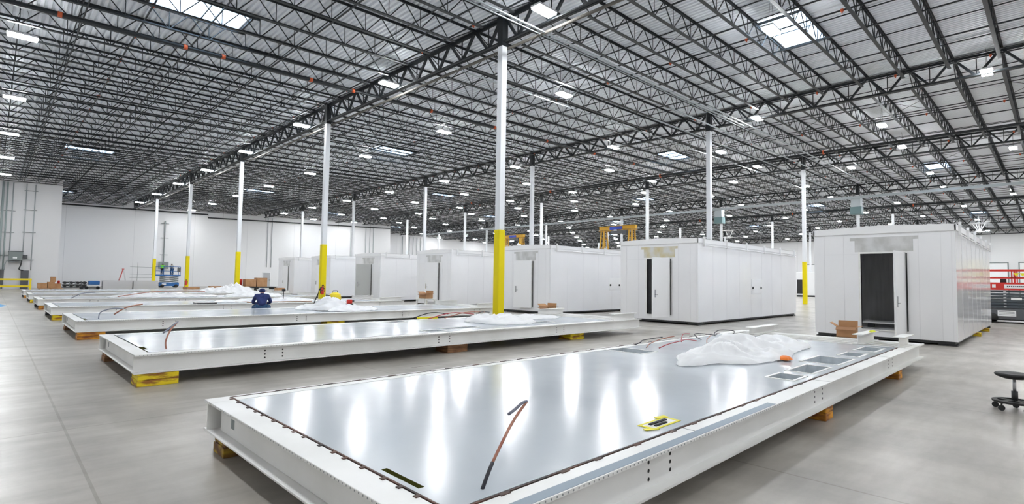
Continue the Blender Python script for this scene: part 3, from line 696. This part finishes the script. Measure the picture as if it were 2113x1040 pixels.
WP=[([(8.16,5.24,.445),(8.2,5.14,.50),(8.4,5.2,.52),(9.0,5.2,.53),(8.75,5.05,.55)],'dark cable looping from the far seam of the nearest deck, leftmost of the bundle',WIREB),
([(8.0,4.9,.45),(8.3,5.0,.49),(8.86,5.1,.52),(9.3,5.1,.54),(9.1,5.2,.5)],'copper cable arching over the leftmost dark cable',WIREC),
([(8.1,4.72,.45),(8.4,4.7,.50),(8.9,4.75,.51),(9.3,4.85,.50),(9.6,4.8,.46)],'red cable lying flat on the nearest deck before the other cables',WIRER),
([(9.2,4.9,.46),(9.4,5.0,.51),(9.75,5.15,.55),(10.1,5.2,.53)],'red cable rising in the middle of the bundle',WIRER),
([(10.0,4.9,.445),(9.95,5.0,.51),(10.1,5.05,.55),(10.5,4.9,.51),(10.9,5.0,.49)],'black cable hoop right of the red cables',WIREB),
([(10.7,4.95,.47),(10.9,5.05,.52),(11.3,5.1,.55),(11.5,4.9,.53),(10.9,4.7,.50),(10.1,4.55,.48),(9.6,4.5,.46)],'large black cable loop at the right end of the bundle',WIREB),
([(9.2,4.4,.455),(9.6,4.6,.50),(10.3,4.85,.52)],'short brown cable crossing under the large loop',WIREC)]
for p,l,m in WP: cable(l,p,.0085,m)
for k,(a,b_,m) in enumerate((((8.5,12.6,.46),(9.4,12.2,.56),WIREB),((8.7,12.2,.45),(10.1,11.9,.55),WIRER),((9.2,12.1,.46),(10.5,11.9,.6),WIREC),((9.8,11.7,.46),(10.8,12.0,.58),WIREB))):
    mid=((a[0]+b_[0])/2,(a[1]+b_[1])/2,.6); cable(('black','red','brown','dark forked')[k]+' cable lying across the middle of the second deck, number %d from the left'%(k+1),[a,mid,b_],.013,m)
o=MB().box(-.3,.3,-.03,.03,0,.05).build('spirit_level',CAUT,loc=(8.75,12.3,.447)); o.rotation_euler=(0,0,-.25); tag(o,'yellow spirit level lying among the cables on the second deck','spirit level')
cable('thin brown cable curving along the fifth platform film',[(4.3,30.9,.5),(5.6,31.1,.7),(7.0,31.4,.75),(8.2,31.8,.7)],.02,WIREC)
cable('thin grey cable on the left of the fifth platform',[(2.6,30.8,.45),(3.0,31.0,.66),(3.5,31.2,.7)],.02,GREYT)
# caution-taped opening
t=thing('taped_outlet','yellow caution tape around a small outlet in the nearest deck','floor outlet',(3.82,2.22,.444))
f=MB(); f.box(-.2,.2,-.075,-.055,0,.004); f.box(-.2,.2,.055,.075,0,.004); f.box(-.2,-.17,-.055,.055,0,.004); f.box(.17,.2,-.055,.055,0,.004); f.bar((-.27,-.03,.004),(-.16,-.08,.004),.04,.004); f.bar((.1,.09,.006),(.22,.07,.006),.05,.004); f.build('tape',CAUT,t)
MB().box(-.17,.17,-.055,.055,0,.003).build('outlet_plate',FRAME,t); h=MB(); h.box(-.12,.12,.005,.03,.003,.012); h.box(-.12,.05,-.04,-.02,.003,.012); h.build('cable_slit',HOLE,t)
# black sleeve near nearest column foot, dark plate on fourth platform, small tools
o=MB().tube([(0,0,0),(0,0,.28)],.13,14).build('black_canister',RUBBER,smooth=True,loc=(12.9,13.2,.0)); tag(o,'short black canister on the floor at the foot of the nearest column','canister')
o=MB().box(-.35,.35,-.3,.3,0,.04).build('steel_plate',PLATE,loc=(6.1,23.6,.447)); tag(o,'dark square plate resting on the fourth platform','plate')
o=MB().box(-.2,.35,-.25,.25,0,.012).build('steel_plate',PLATE,loc=(7.9,16.9,.447)); tag(o,'thin dark plate on the third platform right of the seated worker','plate')
for q,(a,b_) in enumerate((((7.6,23.4),(10.4,23.5)),((7.3,23.9),(9.7,24.0)))):
    o=MB().tube([(a[0],a[1],.475),(b_[0],b_[1],.475)],.02,6).build('wooden_batten',CARDD); tag(o,('thin brown batten on the near edge of the fourth platform','second brown batten behind the first on the fourth platform')[q],'batten')
bt=thing('bench_vise','small black clamp stand on the fourth platform','clamp',(9.35,24.1,.447)); MB().tube([(0,0,0),(0,0,.45)],.015,6).build('post',BLACK,bt); MB().box(-.06,.06,-.06,.06,.45,.55).build('jaw',BLACK,bt); MB().box(-.1,.1,-.1,.1,0,.02).build('base',BLACK,bt)
# ------------------------------------------------ shop vac, drill, extinguishers
v=thing('shop_vacuum','yellow and black shop vacuum standing behind the third platform','vacuum',(10.75,22.0,0))
MB().lathe([(.001,.08),(.2,.08),(.24,.5),(.24,.62),(.001,.62)],n=18).build('drum',RUBBER,v,smooth=True); MB().lathe([(.25,.6),(.26,.68),(.23,.82),(.12,.9),(.001,.91)],n=18).build('lid',YELR,v,smooth=True)
MB().tube([(-.12,0,.88),(-.1,0,.98),(.1,0,.98),(.12,0,.88)],.018,6).build('handle',RUBBER,v,smooth=True)
MB().tube([(-.23,0,.75),(-.4,0,.8),(-.42,0,.55),(-.5,.1,.45)],.03,8).build('hose',RUBBER,v,smooth=True)
for k in range(4):
    a=k*math.pi/2+.7; MB().tube([(.24*math.cos(a),.24*math.sin(a)-.02,.045),(.24*math.cos(a),.24*math.sin(a)+.02,.045)],.045,8).build('caster',RUBBER,v)
dv=thing('red_drill','red and black cordless tool on the white sheet of the third platform','tool',(8.91,17.15,.60)); MB().box(-.09,.09,-.05,.05,.06,.2).build('motor_body',RED,dv,bevel=.02); MB().box(-.12,.12,-.07,.07,0,.06).build('battery',RUBBER,dv,bevel=.01); MB().tube([(.09,0,.15),(.17,0,.15)],.03,8).build('chuck',RUBBER,dv)
def exting(x,y,lab):
    e=thing('fire_extinguisher',lab,'fire extinguisher',(x,y,.62),group='column fire extinguishers')
    MB().lathe([(.001,0),(.075,0),(.08,.03),(.08,.36),(.05,.43),(.02,.46),(.001,.46)],n=14).build('cylinder',RED,e,smooth=True); MB().box(-.03,.06,-.02,.02,.46,.53).build('valve_head',RUBBER,e)
    MB().tube([(.04,0,.48),(.13,0,.4),(.12,0,.12)],.013,6).build('hose',RUBBER,e,smooth=True); MB().box(-.09,.09,.07,.1,.05,.4).build('bracket',RUBBER,e)
exting(X0-.1,Y0+SY-.25,'red fire extinguisher hung on the second yellow-based column'); exting(X0-.1,Y0+SY*3-.25,'red fire extinguisher hung on the fourth yellow-based column')
lc=thing('cable_stand','black looped cable on the white film beside the second yellow column','cable',(8.28,18.3,.72)); MB().tube([(-.12,0,-.1),(0,0,.2),(.08,0,.42),(.16,0,.5),(.24,0,.44),(.18,0,.36),(.06,0,.4),(0,0,.1)],.018,6).build('loop',RUBBER,lc,smooth=True)
# ------------------------------------------------ people
def skinned(name,chains,m,parent,sub=2,root=0):
    vs=[];es=[];rs=[];key={}
    for ch in chains:
        prev=None
        for p,r in ch:
            k=tuple(round(c,4) for c in p)
            if k not in key: key[k]=len(vs); vs.append(p); rs.append(r)
            i=key[k]
            if prev is not None and prev!=i: es.append((prev,i))
            prev=i
    me=bpy.data.meshes.new(name); me.from_pydata(vs,es,[]); me.materials.append(m)
    o=bpy.data.objects.new(name,me); COL.objects.link(o); o.parent=parent
    sk=o.modifiers.new('skin','SKIN'); sk.use_smooth_shade=True
    ly=me.skin_vertices[0] if me.skin_vertices else None
    if ly is None:
        bm=bmesh.new(); bm.from_mesh(me); bm.verts.layers.skin.verify(); bm.to_mesh(me); bm.free(); ly=me.skin_vertices[0]
    for i,r in enumerate(rs): ly.data[i].radius=(r,r)
    ly.data[root].use_root=True
    sb_=o.modifiers.new('sub','SUBSURF'); sb_.levels=sub; sb_.render_levels=sub
    return o
def hand_chains(w,d,side):
    # palm end + four fingers and a thumb; w wrist, d forward direction
    w=Vector(w);d=Vector(d).normalized();s=d.cross(Vector((0,0,1)));s=s.normalized() if s.length>.1 else Vector((1,0,0)); out=[]
    palm=w+d*.08; dn=Vector((0,0,-1))
    for k,l in enumerate((.07,.08,.075,.06)):
        b=palm+s*(k-1.5)*.02; out.append([(tuple(palm),.026),(tuple(b+d*.015),.010),(tuple(b+d*l*.6+dn*.01),.009),(tuple(b+d*l+dn*.03),.008)])
    out.append([(tuple(w+d*.03),.026),(tuple(w+d*.05+s*side*.04),.011),(tuple(w+d*.085+s*side*.055),.009)])
    return [[(tuple(w),.026),(tuple(w+d*.03),.026),(tuple(palm),.026)]]+out
def person(name,label,loc,rz,J,top,legs,hat=None,vest=None,shoes=DARKC,hood=False):
    # local frame: person faces +Y
    p=thing(name,label,'person',loc,rz)
    pel,che,nec,hd=J['pelvis'],J['chest'],J['neck'],J['head']
    body=[[(pel,.13),(che,.14),(nec,.055),((nec[0]*.4+hd[0]*.6,nec[1]*.4+hd[1]*.6,nec[2]*.4+hd[2]*.6),.07),(hd,.088)]]
    tor=[[(pel,.16),((pel[0]*.5+che[0]*.5,pel[1]*.5+che[1]*.5,pel[2]*.5+che[2]*.5),.16),(che,.175),((nec[0],nec[1],nec[2]-.03),.085)]]
    leg=[]
    for s in('l','r'):
        sh,el,wr=J['sh'+s],J['el'+s],J['wr'+s]; hp,kn,an=J['hp'+s],J['kn'+s],J['an'+s]; sd=-1 if s=='l' else 1
        body.append([(che,.14),(sh,.055),(el,.042),(wr,.026)])
        d=Vector(wr)-Vector(el); body+=hand_chains(wr,d,-sd)
        body.append([(pel,.13),(hp,.09),(kn,.058),(an,.04)])
        tor.append([(che,.175),(sh,.085),(el,.06),((wr[0]*.9+el[0]*.1,wr[1]*.9+el[1]*.1,wr[2]*.9+el[2]*.1),.042)])
        leg.append([(pel,.15),(hp,.115),(kn,.08),((an[0],an[1],an[2]+.02),.06)])
        ft=(an[0],an[1]+.16,an[2]-.05)
        skinned('shoe',[[((an[0],an[1]-.05,an[2]-.04),.045),((an[0],an[1]+.05,an[2]-.04),.048),(ft,.04)]],shoes,p,1)
    skinned('body',body,SKIN,p); skinned('jacket',tor,top,p); skinned('trousers',leg,legs,p)
    h=Vector(hd); f=MB(); f.tube([(h.x,h.y+.085,h.z-.01),(h.x,h.y+.115,h.z-.025)],[.018,.010],6); f.build('nose',SKIN,p,smooth=True)
    e=MB(); [e.disc((h.x+a,h.y+.09,h.z+.015),(0,1,0),.011,8) for a in(-.033,.033)]; e.box(h.x-.025,h.x+.025,h.y+.084,h.y+.089,h.z-.058,h.z-.05); e.build('eyes_and_mouth',HOLE,p)
    er=MB(); [er.tube([(h.x+a,h.y,h.z-.02),(h.x+a*1.08,h.y-.01,h.z+.025)],.016,6) for a in(-.088,.088)]; er.build('ears',SKIN,p,smooth=True)
    hr=MB(); hr.lathe([(.094,-.03),(.10,.03),(.085,.075),(.045,.105),(.001,.11)],(h.x,h.y-.012,h.z),14); hr.build('hair' if not hat else 'cap',hat or DARKC,p,smooth=True)
    if hat:
        br=MB(); br.lathe([(.09,.03),(.15,.02),(.15,.032),(.09,.045)],(h.x,h.y,h.z),16); br.build('cap_brim',hat,p,smooth=True)
    if hood: skinned('hood',[[((nec[0]-.07,nec[1]-.05,nec[2]),.05),((nec[0],nec[1]-.11,nec[2]-.02),.06),((nec[0]+.07,nec[1]-.05,nec[2]),.05)]],top,p,1)
    if vest: skinned('safety_vest',[[(pel,.17),(che,.19),((nec[0],nec[1],nec[2]-.04),.10)],[(che,.19),(J['shl'],.095)],[(che,.19),(J['shr'],.095)]],vest,p)
    return p
# seated worker between third and fourth platforms, back to us
J=dict(pelvis=(0,0,.44),chest=(0,.10,.76),neck=(0,.18,.92),head=(0,.26,1.01),shl=(-.2,.11,.84),shr=(.2,.11,.84),ell=(-.30,.2,.6),elr=(.30,.22,.62),wrl=(-.16,.46,.56),wrr=(.17,.48,.56),
 hpl=(-.1,.02,.42),hpr=(.1,.02,.42),knl=(-.26,.40,.47),knr=(.24,.42,.47),anl=(-.26,.36,.10),anr=(.24,.40,.10))
rzp=math.atan2(-.33,.94)  # facing away from the camera
person('person','person in a navy hoodie seated with back to the camera behind the third platform',(7.0,20.0,0),rzp,J,NAVY,JEAN,hat=NAVY,hood=True)
st=thing('stool','low black stool under the worker in the navy hoodie','stool',(7.0,20.0,0)); MB().lathe([(.001,.26),(.17,.26),(.18,.29),(.001,.30)],n=16).build('seat',RUBBER,st,smooth=True)
for k in range(4):
    a=k*math.pi/2+.4; MB().tube([(.12*math.cos(a),.12*math.sin(a),.26),(.2*math.cos(a),.2*math.sin(a),0)],.014,6).build('leg',RUBBER,st)
# ------------------------------------------------ blue scissor lift with two workers (far left)
bl=thing('scissor_lift','blue scissor lift with two workers before the back wall','scissor lift',(15.0,78.0,0))
b=MB(); b.box(-.1,2.0,-.5,.5,.18,.62); b.box(0,.9,-.53,-.5,.3,.55); b.build('chassis',BLUE,bl,bevel=.02)
for a in(.2,1.7):
    for c in(-.5,.5): MB().tube([(a,c-.08,.2),(a,c+.08,.2)],.2,14).build('wheel',RUBBER,bl,smooth=True)
sc=MB()
for q in range(3):
    z=.66+q*.25
    for c in(-.35,.35): sc.bar((.05,c,z),(1.95,c,z+.22),.05,.1); sc.bar((1.95,c,z),(.05,c,z+.22),.05,.1)
sc.build('scissor_arms',EQUIP,bl)
MB().box(-.6,2.15,-.5,.5,1.42,1.6).build('platform_deck',BLUE,bl,bevel=.01)
r=MB()
for z in(2.05,2.6):
    for c in(-.48,.48): r.tube([(-.55,c,z),(2.1,c,z)],.03,6)
    for a in(-.55,2.1): r.tube([(a,-.48,z),(a,.48,z)],.03,6)
for a in(-.55,.3,1.2,2.1):
    for c in(-.48,.48): r.tube([(a,c,1.6),(a,c,2.6)],.03,6)
r.build('guard_rail',BLUE,bl)
MB().box(1.75,2.12,-.54,-.48,1.95,2.5).build('control_box',EQUIPD,bl)
MB().box(.15,.6,-.545,-.53,.35,.5).build('side_label',WHITEM,bl)
JW=dict(pelvis=(0,0,.92),chest=(0,.06,1.25),neck=(0,.09,1.45),head=(0,.13,1.6),shl=(-.2,.08,1.38),shr=(.2,.08,1.38),ell=(-.26,.28,1.2),elr=(.26,.3,1.22),wrl=(-.16,.5,1.25),wrr=(.18,.52,1.28),hpl=(-.1,0,.88),hpr=(.1,0,.88),knl=(-.14,.14,.5),knr=(.13,.04,.48),anl=(-.14,.0,.09),anr=(.13,-.02,.09))
q=person('person','person in a lime hi-vis vest on the blue lift, reaching toward the wall panel',(15.2,77.95,1.6),-.6,JW,HIVIS,DARKC,hat=DARKC,vest=HIVIS); q.scale=(.88,.88,.8)
q=person('person','person in a grey top and blue jeans on the right of the blue lift',(16.3,77.95,1.6),.5,JW,GRAYC,JEAN,hat=DARKC); q.scale=(.88,.88,.8)
# ------------------------------------------------ red scissor lift at right
rl=thing('scissor_lift','red and grey scissor lift behind the right enclosure at the picture edge','scissor lift',(32.0,-1.3,0))
W2=3.9
MB().box(.05,1.9,.1,W2-.1,.16,.62).build('chassis',EQUIPD,rl,bevel=.02)
MB().box(0,1.95,-.05,W2+.05,.06,.12).build('lower_rail',WHITEM,rl)
for c in(.5,W2-.5):
    for a in(.12,1.8): MB().tube([(a-.12,c,.22),(a+.12,c,.22)],.22,16).build('wheel',RUBBER,rl,smooth=True)
sc=MB()
for k in range(6):
    z=.66+k*.135
    for a in(.1,1.75): sc.box(a,a+.1,.2,W2-.2,z,z+.10)
    for c in(.5,1.6,2.9): sc.box(.07,.1,c,c+.09,z+.03,z+.07,1)
sc.build('scissor_arms',[mat('slate_grey_arm',(.06,.075,.09),.4),SILVER],rl)
MB().box(0,1.95,0,W2,1.45,1.78).build('platform_deck',RED,rl,bevel=.01)
lb=MB(); lb.box(-.012,-.001,W2-.72+.05,W2-1.55+.42 if False else W2-.55,1.55,1.7); lb.build('name_plate',WHITEM,rl)
tx=MB(); [tx.box(-.016,-.012,W2-.66+.0+k*.1*0,W2-.56,1.6,1.65) for k in range(1)]; 
r=MB()
for z in(2.0,2.34):
    for a in(.03,1.9): r.bar((a,0,z),(a,W2,z),.045,.05)
    for c in(0.03,W2-.03): r.bar((.03,c,z),(1.9,c,z),.045,.05)
for c in(.03,.9,1.7,2.6,2.7,W2-.03):
    for a in(.03,1.9): r.bar((a,c,1.78),(a,c,2.34),.045,.045)
r.build('guard_rail',RED,rl)
for k,yy in enumerate((2.55,2.35)):
    MB().face([(.0,yy-.1,2.2),(.0,yy+.1,2.2),(0,yy,2.05)][::-1]).build('warning_sticker',CAUT,rl)
pl=MB(); pl.box(-.012,-.001,2.25,2.95,1.53,1.7); pl.build('label_plate',WHITEM,rl); MB().box(.085,.099,2.4,2.75,1.02,1.12).build('label_plate',WHITEM,rl); MB().box(.035,.049,2.6,3.2,.3,.55).build('label_plate',WHITEM,rl)
tx=MB(); 
for k in range(9): tx.box(-.015,-.012,2.30+k*.065,2.345+k*.065,1.59,1.64)
for k in range(3): tx.box(.032,.035,2.65,3.15,.36+k*.06,.375+k*.06)
tx.build('label_lettering',EQUIPD,rl)
MB().box(.3,.6,2.9,3.1,1.78,1.95).build('control_box',RUBBER,rl)
MB().box(.0,.05,1.9,2.3,.25,.55).build('battery_tray',RUBBER,rl)
# ------------------------------------------------ rolling stool at right edge
s=thing('rolling_stool','black saddle stool on casters at the right picture edge','stool',(9.38,.42,0))
MB().lathe([(.001,.40),(.10,.395),(.17,.42),(.195,.445),(.18,.465),(.10,.455),(.001,.45)],n=24).build('seat',RUBBER,s,smooth=True)
MB().tube([(0,0,.1),(0,0,.24)],.032,12).build('gas_sleeve',RUBBER,s,smooth=True); MB().tube([(0,0,.24),(0,0,.40)],.018,12).build('gas_lift',SILVER,s,smooth=True)
b=MB(); b.lathe([(.17,.10),(.22,.095),(.225,.12),(.17,.125),(.17,.10)],n=24)
for k in range(5): a=k*2*math.pi/5; b.bar((0,0,.11),(.21*math.cos(a),.21*math.sin(a),.105),.05,.03)
b.build('base',RUBBER,s)
for k in range(5):
    a=k*2*math.pi/5; w=MB(); w.tube([(.2*math.cos(a)-.015,.2*math.sin(a),.035),(.2*math.cos(a)+.015,.2*math.sin(a),.035)],.035,12); w.tube([(.2*math.cos(a),.2*math.sin(a),.03),(.2*math.cos(a),.2*math.sin(a),.1)],.01,6); w.build('caster',RUBBER,s)
# ------------------------------------------------ gantry cranes behind
def gantry(x,y0,y1,z,lab,s=1.0):
    t=thing('gantry_crane',lab,'gantry crane',(x,y0,0),group='yellow gantry cranes')
    w=y1-y0
    b=MB(); b.box(-.15,.15,-.3,w+.3,z-.30,z); b.box(-.22,.22,-.3,w+.3,z-.03,z); b.box(-.22,.22,-.3,w+.3,z-.38,z-.35); b.build('bridge_beam',YCR,t,bevel=.01)
    for yy in(.1,w-.1):
        l=MB()
        for sx in(-1,1):
            for dy in(-.25,.25): l.bar((sx*.2,yy+dy*.5,z-.35),(sx*.75,yy+dy,.25),.09,.09)
        for q in range(4): zz=z-1.0-q*(z-1.6)/4; f=(z-zz)/z; l.bar((-.2-.5*f,yy,zz),(.2+.5*f,yy,zz),.07,.07)
        l.bar((-1.0,yy,.25),(1.0,yy,.25),.2,.2); l.build('leg',YCR,t)
        for sx in(-1,1): MB().tube([(sx*.9,yy-.06,.13),(sx*.9,yy+.06,.13)],.13,12).build('wheel',RUBBER,t)
    MB().box(-.3,.3,w*.3,w*.66,z-.35-.28,z-.38).build('hoist_trolley',EQUIPD,t,bevel=.02)
    MB().box(-.24,-.2,w*.3,w*.72,z-.3,z-.06).build('blue_sign',mat('blue_sign_'+str(int(x)),(.03,.07,.45),.5),t)
    MB().box(-.35,.1,w*.14,w*.28,z-.75,z-.42).build('motor',EQUIPD,t,bevel=.02)
    MB().tube([(0,w*.45,z-.6),(0,w*.45,z-1.3)],.02,6).build('hook_cable',BLACK,t)
gantry(36.5,23.6,26.5,6.12,'yellow gantry crane seen above the gap between third and second enclosures')
gantry(44.0,43.4,46.2,6.9,'yellow gantry crane seen just right of the nearest column')
# ------------------------------------------------ far machine, dock doors, wall items
w=thing('packaging_machine','white machine cabinet with dark window behind the third-row yellow column','machine',(75.0,21.4,0))
MB().box(0,2,0,2.4,.2,3.15).build('cabinet',WHITEM,w,bevel=.03); MB().box(-.02,0,1.3,2.3,.4,2.2).build('dark_window',PLATE,w); MB().box(-.05,1.9,.1,2.3,.0,.2).build('base',RUBBER,w)
def dock(n,y0,y1,z):
    t=bpy.data.objects.new('door_%d'%n,None); COL.objects.link(t); t['kind']='structure'; t.location=(XR-.01,y0,0)
    MB().box(-.05,0,0,y1-y0,0,z).build('door_panel',WHITEM,t)
    f=MB(); f.box(-.12,0,-.15,0,0,z+.15); f.box(-.12,0,y1-y0,y1-y0+.15,0,z+.15); f.box(-.12,0,0,y1-y0,z,z+.15); f.build('door_frame',EQUIP,t)
for n,(a,b_) in enumerate(((-2.5,4.0),(5.4,10.0),(29.6,34.4),(37,42))): dock(n+2,a,b_,5.4)
d=bpy.data.objects.new('door_1',None); COL.objects.link(d); d['kind']='structure'; d.location=(30.1,85.98,0)
MB().box(0,1.05,-.05,0,0,2.15).build('door_panel',mat('grey_steel_door',(.42,.43,.44),.5),d); f=MB(); f.box(-.08,0,-.08,0,0,2.22); f.box(1.05,1.13,-.08,0,0,2.22); f.box(0,1.05,-.08,0,2.15,2.22); f.build('door_frame',WHITEM,d); MB().box(.9,.96,-.09,-.05,.95,1.1).build('handle',CHROME,d)
def wpipe(lab,x,y,z0,z1,r=.05,m=CONDUIT,cat='conduit'):
    return tag(MB().tube([(x,y,z0),(x,y,z1)],r,8).build('wall_conduit',m,smooth=True),lab,cat,'wall conduits')
wl=['thick grey pipe on the left stub wall, leftmost','grey pipe on the left stub wall, second','grey conduit rising to the transformer on the left stub wall','thin conduit left of the cabinet on the stub wall','thin conduit right of the cabinet on the stub wall']
for (x,z0,r),l in zip(((.45,0,.09),(.75,0,.06),(1.15,3.7,.045),(2.1,3.3,.035),(2.75,1.8,.035)),wl): wpipe(l,x,70.5,z0,10.3,r,PIPEG if r>.05 else CONDUIT)
ss=MB()
for z in(3.2,5.4,7.5): ss.box(0,1.4,70.5,70.58,z,z+.05)
for z in(2.8,5.5,7.7,9.6): ss.box(1.95,2.95,70.5,70.58,z,z+.05)
tag(ss.build('strut_channel',EQUIP),'grey strut channels tying the conduits on the left stub wall','strut channel')
tr=thing('wall_transformer','grey transformer box mounted high on the left stub wall','transformer',(1.1,69.9,2.72)); MB().box(0,.98,0,.65,0,.85).build('housing',EQUIP,tr,bevel=.02); MB().box(-.05,1.03,-.03,.68,.85,.92).build('lid',EQUIPD,tr); MB().box(.3,.6,-.01,0,.2,.35).build('label',WHITEM,tr); MB().box(-.03,1.0,0,.68,-.15,-.1).build('shelf_bracket',EQUIP,tr)
tag(MB().box(2.1,2.45,70.3,70.58,2.95,3.3).build('junction_box',EQUIPD),'small dark junction box right of the wall transformer','junction box')
tag(MB().box(2.05,2.62,70.25,70.58,.0,1.8).build('electrical_cabinet',EQUIPD,bevel=.02),'tall dark grey electrical cabinet behind the yellow rail','cabinet','electrical cabinets')
tag(MB().box(.2,.85,70.25,70.58,.4,1.85).build('electrical_cabinet',EQUIPD,bevel=.02),'dark electrical cabinet cut by the left picture edge','cabinet','electrical cabinets')
cable('black hose drooping from the transformer to the cabinet on the stub wall',[(2.05,70.2,2.75),(2.0,70.15,2.3),(1.9,70.15,1.9),(2.2,70.2,1.78)],.05,RUBBER,grp=None)
cable('pale hose curving from the transformer to the left pipe on the stub wall',[(1.1,70.2,2.75),(.95,70.2,2.6),(.85,70.3,2.2),(.85,70.4,1.8)],.05,CONDUIT,grp=None)
g=thing('guard_rail','yellow two-bar guard rail before the left stub wall','guard rail',(0,66,0))
for z in(.25,.87): MB().box(-3.4,2.7,-.05,.05,z-.0,z+.16).build('rail_bar',YELR,g,bevel=.02)
for x in(-3.3,-.6,2.6): MB().box(x-.07,x+.07,-.1,.1,0,1.05).build('post',YELR,g,bevel=.015)
# back wall pipes
p=MB(); p.tube([(16.85,85.85,3.3),(16.85,85.85,9.0)],.07,8); [p.box(16.4,17.3,85.8,85.9,z,z+.06) for z in(4.3,6.6,8.6)]; tag(p.build('wall_riser',EQUIP),'grey riser conduit above the panel behind the blue lift','conduit')
tag(MB().box(16.3,17.4,85.5,85.98,2.4,3.35).build('wall_panel',EQUIP,bevel=.02),'grey electrical panel on the back wall above the blue lift','electrical panel')
for x,l in((30.55,'left pipe of the pair above the grey back-wall door'),(31.2,'right pipe of the pair above the grey back-wall door'),(47.4,'left pipe near the right end of the back wall'),(48.2,'second pipe near the right end of the back wall'),(48.9,'third pipe near the right end of the back wall'),(44.5,'single thin pipe on the back wall right part')): wpipe(l,x,85.9,3.0 if x<40 else .0,10.7,.05,PIPEG if x>40 else CONDUIT)
for k,x in enumerate((55.5,57.5,60.5,64.2,66,67,68,69)): wpipe('grey-green pipe on the recessed right back wall, number %d from the left'%(k+1),x,100.25,0,10.8,.09 if k<3 else .07,PIPEG)
rp_=thing('fire_main','black fire main running along the top of the back wall','pipe',(0,85.5,0))
MB().tube([(4.9,0,10.1),(22,0,10.35),(22,0,9.9),(52,0,10.7)],.09,8).build('pipe',BLACK,rp_,smooth=True)
for x in (6,12,18,24,30,36,42,48): MB().tube([(x,0,10.1),(x,0,11.3+DZ(x))],.012,4).build('hanger',BLACK,rp_)
# ladder, stud piles, pallets, blue machine
ld=thing('step_ladder','red and silver A-frame step ladder before the back wall','ladder',(10.8,75,0))
for s_ in(-.28,.28): MB().bar((-.55,s_,0),(0,s_*.7,2.15),.07,.04).build('side_rail',RED,ld); MB().bar((.45,s_,0),(0.03,s_*.7,2.15),.05,.03).build('rear_rail',SILVER,ld)
for k in range(6):
    f=(k+1)/7.2; MB().box(-.55+.55*f-.04,-.55+.55*f+.04,-.27+.06*f,.27-.06*f,2.15*f,2.15*f+.03).build('step',SILVER,ld)
MB().box(-.08,.1,-.22,.22,2.13,2.2).build('top_cap',RED,ld)
for q,(x0,x1) in enumerate(((7.95,10.35),(10.45,12.6))):
    for k in range(6):
        b=MB()
        for c in range(3): y=66+c*.35; b.box(x0,x1,y,y+.3,0,.012); b.box(x0,x1,y,y+.012,.012,.14); b.box(x0,x1,y+.288,y+.3,.012,.14)
        o=b.build('stud_bundle',SILVER); o.location=(0,0,.02+k*.155); tag(o,'bundle of silver metal studs in the %s stack, layer %d from the floor'%(('left','right')[q],k+1),'stud bundle','metal stud bundles')
for k in range(2):
    t=thing('dark_rack','%s tier of black axle-like racks stacked by the back wall'%('lower','upper')[k],'rack',(5.6,75,.0+k*.35),group='black stacked racks')
    for c in(0,1): MB().box(0,2.0,c*.8,c*.8+.12,.18,.3).build('beam',RUBBER,t)
    for a in(.15,.7,1.25,1.8): MB().tube([(a,-.1,.2),(a,1.0,.2)],.13,10).build('roller',RUBBER,t)
    MB().box(-.05,2.05,-.05,1.0,0,.05).build('tray',SKID,t)
    for a in (.5,1.0,1.5): MB().box(a-.03,a+.03,-.13,-.1,.05,.35).build('bracket',EQUIP,t)
bm_=thing('blue_compressor','blue machine with dark frame left of the silver stud stacks','compressor',(6.9,68.5,0)); MB().box(0.15,1.05,-.4,.4,.45,.85).build('tank_cover',BLUE,bm_,bevel=.06); MB().box(-.1,1.1,-.45,.45,.1,.18).build('base_frame',RUBBER,bm_)
for a in(-.4,0,.9): MB().tube([(a,-.45,.15),(a,-.35,.15)],.15,12).build('wheel',RUBBER,bm_)
fr=MB(); [fr.bar((a,c,.1),(a,c,.8),.04,.04) for a in(-.45,-.1) for c in(-.4,.4)]; fr.bar((-.45,-.4,.6),(.1,-.4,.6),.04,.04); fr.box(-.5,.1,-.42,.42,.1,.16); fr.build('frame',RUBBER,bm_)
o=MB().face([(-1.6,33.0,.003),(.35,33.0,.003),(.6,34.4,.003),(.2,37.5,.003),(-1.6,37.5,.003)]).build('floor_marking',BLUEP); tag(o,'blue painted patch on the floor at the left picture edge','floor marking')
# flattened rack rails left of blue lift
rr=thing('pipe_rack','thin dark rails standing left of the blue lift','rail rack',(11.9,72,0))
for z in(1.2,1.6,2.4): MB().tube([(-.9,0,z),(1.3,0,z)],.02,6).build('rail',EQUIP,rr)
for a in(-.2,1.2): MB().tube([(a,0,0),(a,0,2.9)],.02,6).build('post',EQUIP,rr)
